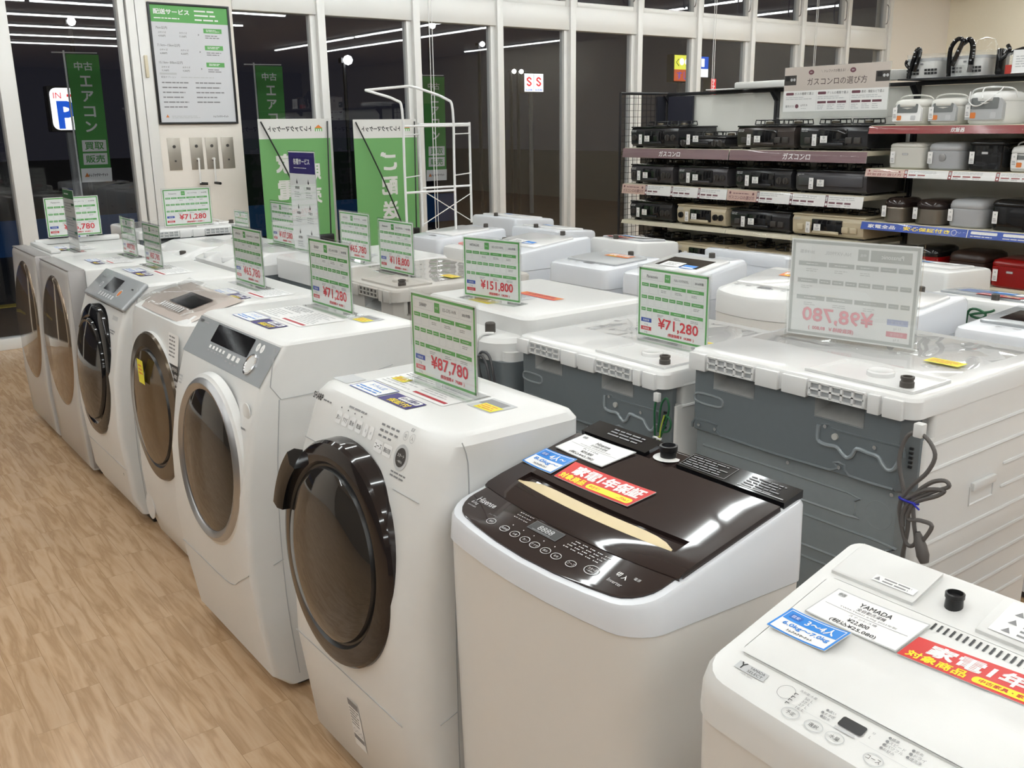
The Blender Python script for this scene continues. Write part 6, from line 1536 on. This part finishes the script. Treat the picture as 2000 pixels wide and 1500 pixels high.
IV = pm('ivory_white', (.62, .61, .57), .3); SS = pm('brushed_steel', srgb(140, 132, 122), .3, .85); LG = pm('pale_grey_gloss', (.40, .41, .43), .25)
DR = pm('deep_red_gloss', srgb(140, 8, 12), .2, coat=.3); DBR = pm('dark_brown_plastic', (.028, .015, .012), .3)
cooker((FX+.02, 3.37, 1.517), .23, .30, .155, IV, 'cream rice cooker with orange button, top cooker row beside the stove sign', style=1, panel=PWHT)
cooker((FX+.02, 3.14, 1.517), .21, .30, .155, IV, 'cream rice cooker with grey control face, second in the top cooker row', style=1, panel=GREY1)
WC = cooker((FX+.02, 2.89, 1.517), .27, .30, .185, WHITE, 'large rounded white rice cooker with its cord looped over, top cooker row', style=1, panel=GREY1, k=3)
bm = NB(); tube(bm, [(5.62, 2.98, 1.70), (5.60, 2.97, 1.64), (5.60, 2.92, 1.62), (5.62, 2.86, 1.66), (5.66, 2.82, 1.71), (5.72, 2.86, 1.725), (5.68, 2.93, 1.72), (5.61, 2.90, 1.66)], .004, 6, smooth=6); o = part('power_cord', bm, WHITE, None, 'white cord looped over the lid'); o.parent = WC; o.matrix_parent_inverse = Matrix.Translation((-(FX+.02), -2.89, -1.517))
cooker((FX+.02, 3.355, 1.252), .24, .32, .16, IV, 'boxy ivory rice cooker with open lid flap, second cooker row', style=3, k=8, seam=.82)
cooker((FX+.02, 3.11, 1.252), .23, .32, .165, LG, 'pale grey rice cooker with a round dial, second cooker row', style=2, k=5)
cooker((FX+.02, 2.855, 1.252), .22, .34, .185, BLKG, 'tall glossy black rice cooker, second cooker row', style=3, k=8, seam=.8)
cooker((FX+.02, 2.60, 1.252), .24, .30, .15, WHITE, 'white toaster-like cooker at the right edge of the second cooker row', style=1, panel=PWHT, k=7)
cooker((FX+.02, 3.41, .917), .17, .26, .155, SS, 'small brushed-steel rice cooker with black sides, third cooker row', lidm=BROWNG, band=SS, k=3, seam=.62)
cooker((FX+.02, 3.18, .917), .21, .30, .155, SS, 'brushed-steel rice cooker with a gold-edged badge, third cooker row', lidm=BROWNG, band=SS, k=3, seam=.62)
cooker((FX+.02, 2.94, .917), .24, .32, .17, LG, 'broad light grey rice cooker, third cooker row', k=4, seam=.66)
cooker((FX+.02, 2.67, .917), .24, .32, .18, BLKG, 'glossy black rice cooker in clear wrap, third cooker row', k=7, seam=.78)
cooker((FX+.02, 3.42, .587), .22, .30, .17, DBR, 'dark brown rice cooker with a gold lid edge, bottom cooker row', k=4)
cooker((FX+.02, 3.17, .587), .20, .30, .20, DR, 'dark red rice cooker with black lid, bottom cooker row', lidm=BLKG, k=4, style=3)
cooker((FX+.02, 2.90, .587), .25, .32, .19, DBR, 'dark brown rice cooker with a bronze badge, bottom cooker row', k=5, style=3)
cooker((FX+.02, 2.63, .587), .24, .32, .17, DR, 'bright red boxy rice cooker, bottom cooker row', k=8, seam=.75, style=3)
# ------------------------------------------------------------------ appliances on top of the cooker shelving
bm = NB(); box(bm, 5.86, 6.16, 1.34, 3.60, 1.792, 1.80); 
tp = solo('top_board', bm, SHELFB, 'thin black board on top of the rice cooker shelving', 'shelf board')
bm = NB(); lathe(bm, [(.075, .0), (.09, .03), (.095, .06), (.07, .064), (.0005, .064)], Matrix.Translation((6.0, 3.70, 1.802)), 32); solo('white_bowl', bm, WHITE, 'low white round appliance at the left end of the top shelf', 'appliance')
def canister(y, lab, cap):
    t = thing('vacuum_cleaner', lab, 'vacuum cleaner', (6.0, y, 1.802))
    bm = NB(); loft(bm, [sq_ring(.21, .20, 0, 5, xo=-.1), sq_ring(.24, .22, .09, 5, xo=-.11), sq_ring(.245, .22, .10, 5, xo=-.11)]); part('tank', bm, WHITE, t)
    bm = NB(); loft(bm, [sq_ring(.25, .225, .10, 5, xo=-.112), sq_ring(.25, .225, .118, 5, xo=-.112)]); part('band', bm, GREY1, t)
    bm = NB(); loft(bm, [sq_ring(.245, .22, .118, 5, xo=-.11), sq_ring(.255, .225, .145, 5, xo=-.112)], cap1=False); part('rim', bm, ACRYW, t)
    p = Print()
    for i in range(4):
        for j in range(2): p.rect(-.10+.022*i, .02+.02*j, -.082+.022*i, .034+.02*j, PBLK, 1); p.rect(.02+.022*i, .02+.02*j, .038+.022*i, .034+.02*j, PBLK, 1)
    p.rrect(-.008, .078, .012, .088, .002, PGRY, 1); p.build('air_holes', lambda u, v, w_: Vector((-.116-w_+.012*(1-v/.1), -u, v)), t)
    if cap:
        bm = NB(); tube(bm, [(-.13, .07, .0), (-.135, .06, .05), (-.13, .045, .12), (-.12, .035, .17), (-.12, .015, .165), (-.13, .02, .10), (-.135, .035, .04)], .014, 8, smooth=4); tube(bm, [(-.13, .06, .05), (-.14, .09, .085), (-.14, .085, .11)], .010, 8); part('nozzle', bm, BLKG, t, 'black nozzle')
    else:
        bm = NB(); tube(bm, [(-.13, .085, .0), (-.13, .09, .10), (-.13, .085, .17), (-.12, .055, .215), (-.12, .02, .205), (-.12, .04, .15), (-.13, .07, .06)], .014, 8, smooth=5); tube(bm, [(-.1, .03, .19), (-.1, -.01, .21), (-.11, -.04, .17), (-.12, -.045, .09), (-.12, -.04, .02)], .016, 8, smooth=5); part('hose', bm, BLKG, t, 'black hose')
        bm = NB(); lathe(bm, [(.045, 0), (.05, .06), (.0005, .062)], Matrix.Translation((-.15, -.02, 0)), 20); part('clear_cup', bm, ACRYW, t)
    return t
canister(3.46, 'white canister vacuum with black floor nozzle leaning on it', True); canister(3.18, 'white canister vacuum with black hose looped above it', False)
bm = NB(); lathe(bm, [(.07, 0), (.068, .03), (.05, .07), (.0005, .085)], Matrix.Translation((6.08, 3.16, 1.95)), 24); solo('clear_dome', bm, FILM, 'clear plastic dome lying on the canister vacuum', 'dome')
t = thing('stick_vacuum', 'black stick vacuum lying on top of the shelving by a red-bottomed cup', 'vacuum cleaner', (5.99, 2.90, 1.802))
bm = NB(); box(bm, -.05, .05, .08, .12, 0, .15, bev=.01); tube(bm, [(-.02, .09, .10), (-.02, -.02, .14), (-.02, -.25, .145)], .012, 8); tube(bm, [(-.04, .10, .08), (-.05, .04, .13), (-.04, .06, .165)], .012, 8); part('body', bm, BLKG, t)
bm = NB(); lathe(bm, [(.042, 0), (.042, .05), (.040, .10), (.03, .118), (.0005, .122)], Matrix.Translation((-.06, .005, 0)), 24, 0, [1, 0, 0, 0, 0]); part('dust_cup', bm, [ACRYW, pm('red_plastic', srgb(190, 60, 50), .3)], t)
p = Print(); p.rect(0, 0, .16, .13, PWHT, 1); p.frame(0, 0, .16, .13, .002, PLGRY, 2); p.lines(.02, .03, .14, .1, 5, PLGRY, 2)
tt = thing('paper_notice', 'white paper notice in front of the stick vacuum on top of the shelving', 'notice', (5.865, 2.88, 1.802)); p.build('sheet', lambda u, v, w_: Vector((-w_, -u, v)), tt); bm = NB(); box(bm, .001, .004, -.16, 0, 0, .13); part('backing', bm, PWHT, tt); bm = NB(); box(bm, -.01, .03, -.16, 0, 0, .002); part('foot', bm, PWHT, tt)

# ------------------------------------------------------------------ outside, seen through the night glass
ASPH = pm('night_asphalt', (.035, .034, .035), .8, noise=.25, nscale=2)
bm = NB(); box(bm, -20, 40, YW+.1, 60, -.12, -.05); struct('ground', bm, ASPH)
bm = NB(); box(bm, 0, 30, 9.9, 10.05, -.05, -.04); struct('trim_2', bm, pm('yellow_paint_line', srgb(150, 135, 50), .7))
def flag(x, y, ztop, label, w=.36, H=1.45):
    t = thing('nobori_flag', label, 'flag', (x, y, 0), 0, 'green vertical flags outside the glass')
    p = Print(); G2 = pm('flag_green', srgb(70, 150, 66), .6); p.rect(0, 0, w, H, G2, 1); p.rect(0, 0, w, .13, PWHT, 2); p.text('トレファクマーケット', w*.56, .065, .030, PBLK, 3, width=w*.62, bold=.03); p.poly([(.03, .05), (.075, .05), (.052, .09)], PORA, 3)
    p.text('中古', w*.46, H*.91, .075, PWHT, 2, width=.16, bold=.02)
    p.vtext('エアコン', w*.47, H*.795, .092, H*.118, PWHT, 2, bold=.03, width=.10)
    for i, s in enumerate(('買取', '販売')): p.rect(.03, H*(.245-.105*i), w-.03, H*(.335-.105*i), PWHT, 2); p.text(s, w/2, H*(.290-.105*i), .068, G2, 3, width=.17, bold=.02)
    p.build('flag_cloth', lambda u, v, w_: Vector((u+.02*math.sin(v*2.2), -w_, ztop-H+v)), t)
    bm = NB(); quad(bm, [(0, .002, ztop-H), (w, .002, ztop-H), (w, .002, ztop), (0, .002, ztop)]); part('flag_back', bm, G2, t)
    bm = NB(); tube(bm, [(-.015, 0, -.05), (-.015, 0, ztop+.03)], .009, 6, smooth=1); tube(bm, [(-.12, 0, ztop+.01), (w, 0, ztop+.015)], .006, 6, smooth=1); part('flag_pole', bm, PWHT, t)
flag(2.33, 9.9, 2.24, 'green flag outside the entrance glass reading used air conditioners', .28, 1.17)
flag(4.17, 9.9, 2.18, 'green flag outside, above the first green banner', .29, 1.2)
flag(6.22, 9.9, 2.11, 'green flag outside, behind the arms of the pipe rack', .29, 1.2)
FLOOD = pm('flag_floodlight', (1, 1, 1), emit=(1, 1, .96), es=60)
for i, (x, y, z) in enumerate(((2.4, 9.2, 2.75), (4.2, 9.2, 2.75), (6.2, 9.2, 2.75))):
    bm = NB(); box(bm, x-.05, x+.05, y-.05, y+.05, z, z+.03, bev=.01)
    bm.free()
def glow(name, x, y, z, s, col, es, lab, cat, shape='ball'):
    m = pm(name+'_glow_%d' % int(x*10), col, emit=col, es=es)
    t = thing(name, lab, cat, (x, y, 0))
    bm = NB()
    if shape == 'ball': lathe(bm, [(.0005, -s), (s*.7, -s*.7), (s, 0), (s*.7, s*.7), (.0005, s)], Matrix.Translation((0, 0, z)), 12, cap_end=False)
    part('lens', bm, m, t)
    bm = NB(); tube(bm, [(0, .06+s, -.05), (0, .06+s, z)], .03, 6, smooth=1); box(bm, -s, s, s, s+.1, z-s*.5, z+s*.5); part('post', bm, SHELFB, t)
    return t
for x, z, s, lab in ((3.42, 2.93, .055, 'white street lamp above the green flag by the entrance'), (7.43, 2.56, .075, 'brightest white lamp outside, left of the pipe rack'), (9.02, 3.14, .05, 'white lamp outside near the transom above the pipe rack'), (10.02, 2.89, .045, 'small white lamp outside right of the tall mullion')):
    glow('street_lamp', x, 14.0, z, s, (1, 1, 1), 8, lab, 'street lamp')
glow('car_headlight', 10.70, 14.0, 2.46, .04, (1, .98, .9), 7, 'left headlight spot over the red and white dealer sign', 'headlight'); glow('car_headlight', 10.86, 14.0, 2.46, .04, (1, .98, .9), 7, 'right headlight spot over the red and white dealer sign', 'headlight')
def lit_sign(name, x, y, z0, z1, w, lab, draw, es=1.0):
    t = thing(name, lab, 'lit sign', (x, y, 0))
    bm = NB(); box(bm, -w/2-.02, w/2+.02, .01, .2, z0-.02, z1+.02, bev=.01); part('sign_box', bm, DARKG, t)
    bm = NB(); tube(bm, [(0, .1, -.05), (0, .1, z0)], .04, 8, smooth=1); part('post', bm, GREY1, t)
    p = Print(); draw(p, w, z1-z0); p.build('sign_face', lambda u, v, w_: Vector((u-w/2, .009-w_*3, z0+v)), t)
EW = pm('sign_lit_white', (.8, .8, .8), emit=(1, 1, 1), es=1.1); ER = pm('sign_lit_red', (.6, .05, .05), emit=srgb(220, 45, 50), es=1.0); EB = pm('sign_lit_blue', (.02, .08, .4), emit=srgb(20, 80, 190), es=1.0); EY = pm('sign_lit_yellow', (.6, .6, .1), emit=srgb(225, 225, 80), es=1.0); EO = pm('sign_lit_orange', (.6, .2, .05), emit=srgb(200, 90, 50), es=.8)
def dP(p, W, H): p.rrect(0, 0, W, H, W*.2, EW, 1); p.text('IN', W*.22, H*.82, H*.14, ER, 2); p.rect(W*.5, H*.79, W*.95, H*.85, ER, 2); p.text('P', W*.45, H*.36, H*.6, EB, 2, bold=.05)
lit_sign('parking_sign', 2.78, 12, 1.56, 2.02, .36, 'white lit parking sign with blue letter behind the green flag', dP)
def dS(p, W, H):
    for k in (0, 1):
        x = W*.5*k; p.rect(x+.003, 0, x+W*.5-.003, H, EW, 1)
        s = W*.25; cx_, cy_ = x+s, H*.56; r = s*.78
        # folded s mark in two chevrons
        P_ = [(.62, .42), (0, .86), (-.62, .42), (.62, -.42), (0, -.86), (-.62, -.42)]; th = .17
        for (ax, ay), (bx, by) in zip(P_, P_[1:]):
            L_ = math.hypot(bx-ax, by-ay); nx, ny = -(by-ay)/L_*th, (bx-ax)/L_*th
            p.poly([(cx_+r*(ax+nx), cy_+r*(ay+ny)), (cx_+r*(ax-nx), cy_+r*(ay-ny)), (cx_+r*(bx-nx), cy_+r*(by-ny)), (cx_+r*(bx+nx), cy_+r*(by+ny))], ER, 2)
        p.text('SUZUKI', x+s, H*.10, H*.10, EB, 2, width=s*1.4, bold=.03)
lit_sign('dealer_sign', 11.15, 14, 2.12, 2.43, .44, 'white lit dealer sign with two red marks beyond the window', dS)
def dY(p, W, H): p.rect(0, H*.45, W, H, EY, 1); p.rect(0, 0, W, H*.45, EO, 1); p.text('く', W*.2, H*.72, H*.3, PBLK, 2); p.text('すし', W*.5, H*.22, H*.3, EB, 2); p.disc(W*.45, H*.75, W*.14, EW, 3); p.disc(W*.75, H*.75, W*.12, EW, 3)
lit_sign('shop_sign', 15.0, 14, 2.36, 2.86, .48, 'yellow and orange lit shop sign seen over the stove shelving', dY)
def dB(p, W, H): p.rect(0, H*.4, W, H, EB, 1); p.rect(0, 0, W, H*.4, EW, 1); p.rect(W*.3, H*.5, W*.6, H*.9, EW, 2)
lit_sign('shop_sign', 15.62, 14, 2.45, 2.85, .30, 'blue and white lit shop sign beside the yellow one', dB)
def dF(p, W, H): p.rect(0, 0, W, H, ER, 1); p.vtext('ファミ', W*.5, H*.84, H*.22, H*.33, EW, 2)
lit_sign('red_banner_light', 15.95, 14, 2.06, 2.42, .16, 'small red lit banner with white characters above the shelving', dF)
# low blue barrier sheet and parked cars as dark shapes
bm = NB(); box(bm, -6, 9.4, 14.0, 14.03, -.05, .42); solo('blue_sheet', bm, pm('blue_tarpaulin', srgb(25, 90, 160), .6, noise=.15, nscale=3), 'low blue sheet fence outside behind the windows', 'fence')

# blind cords hanging inside the windows
for x, zb, lab in ((4.88, .62, 'thin white blind cord hanging behind the pipe rack'), (8.66, 1.30, 'thin white blind cord left of the red and white sign column'), (10.52, 1.50, 'thin white blind cord above the gas-stove guide board')):
    bm = NB(); tube(bm, [(x, YW-.07, ZC), (x, YW-.07, zb)], .004, 5, smooth=1); tube(bm, [(x+.03, YW-.07, ZC), (x+.03, YW-.07, zb)], .004, 5, smooth=1); tube(bm, [(x, YW-.07, zb), (x+.015, YW-.07, zb-.012), (x+.03, YW-.07, zb)], .004, 5, smooth=1)
    solo('blind_cord', bm, PWHT, lab, 'cord')
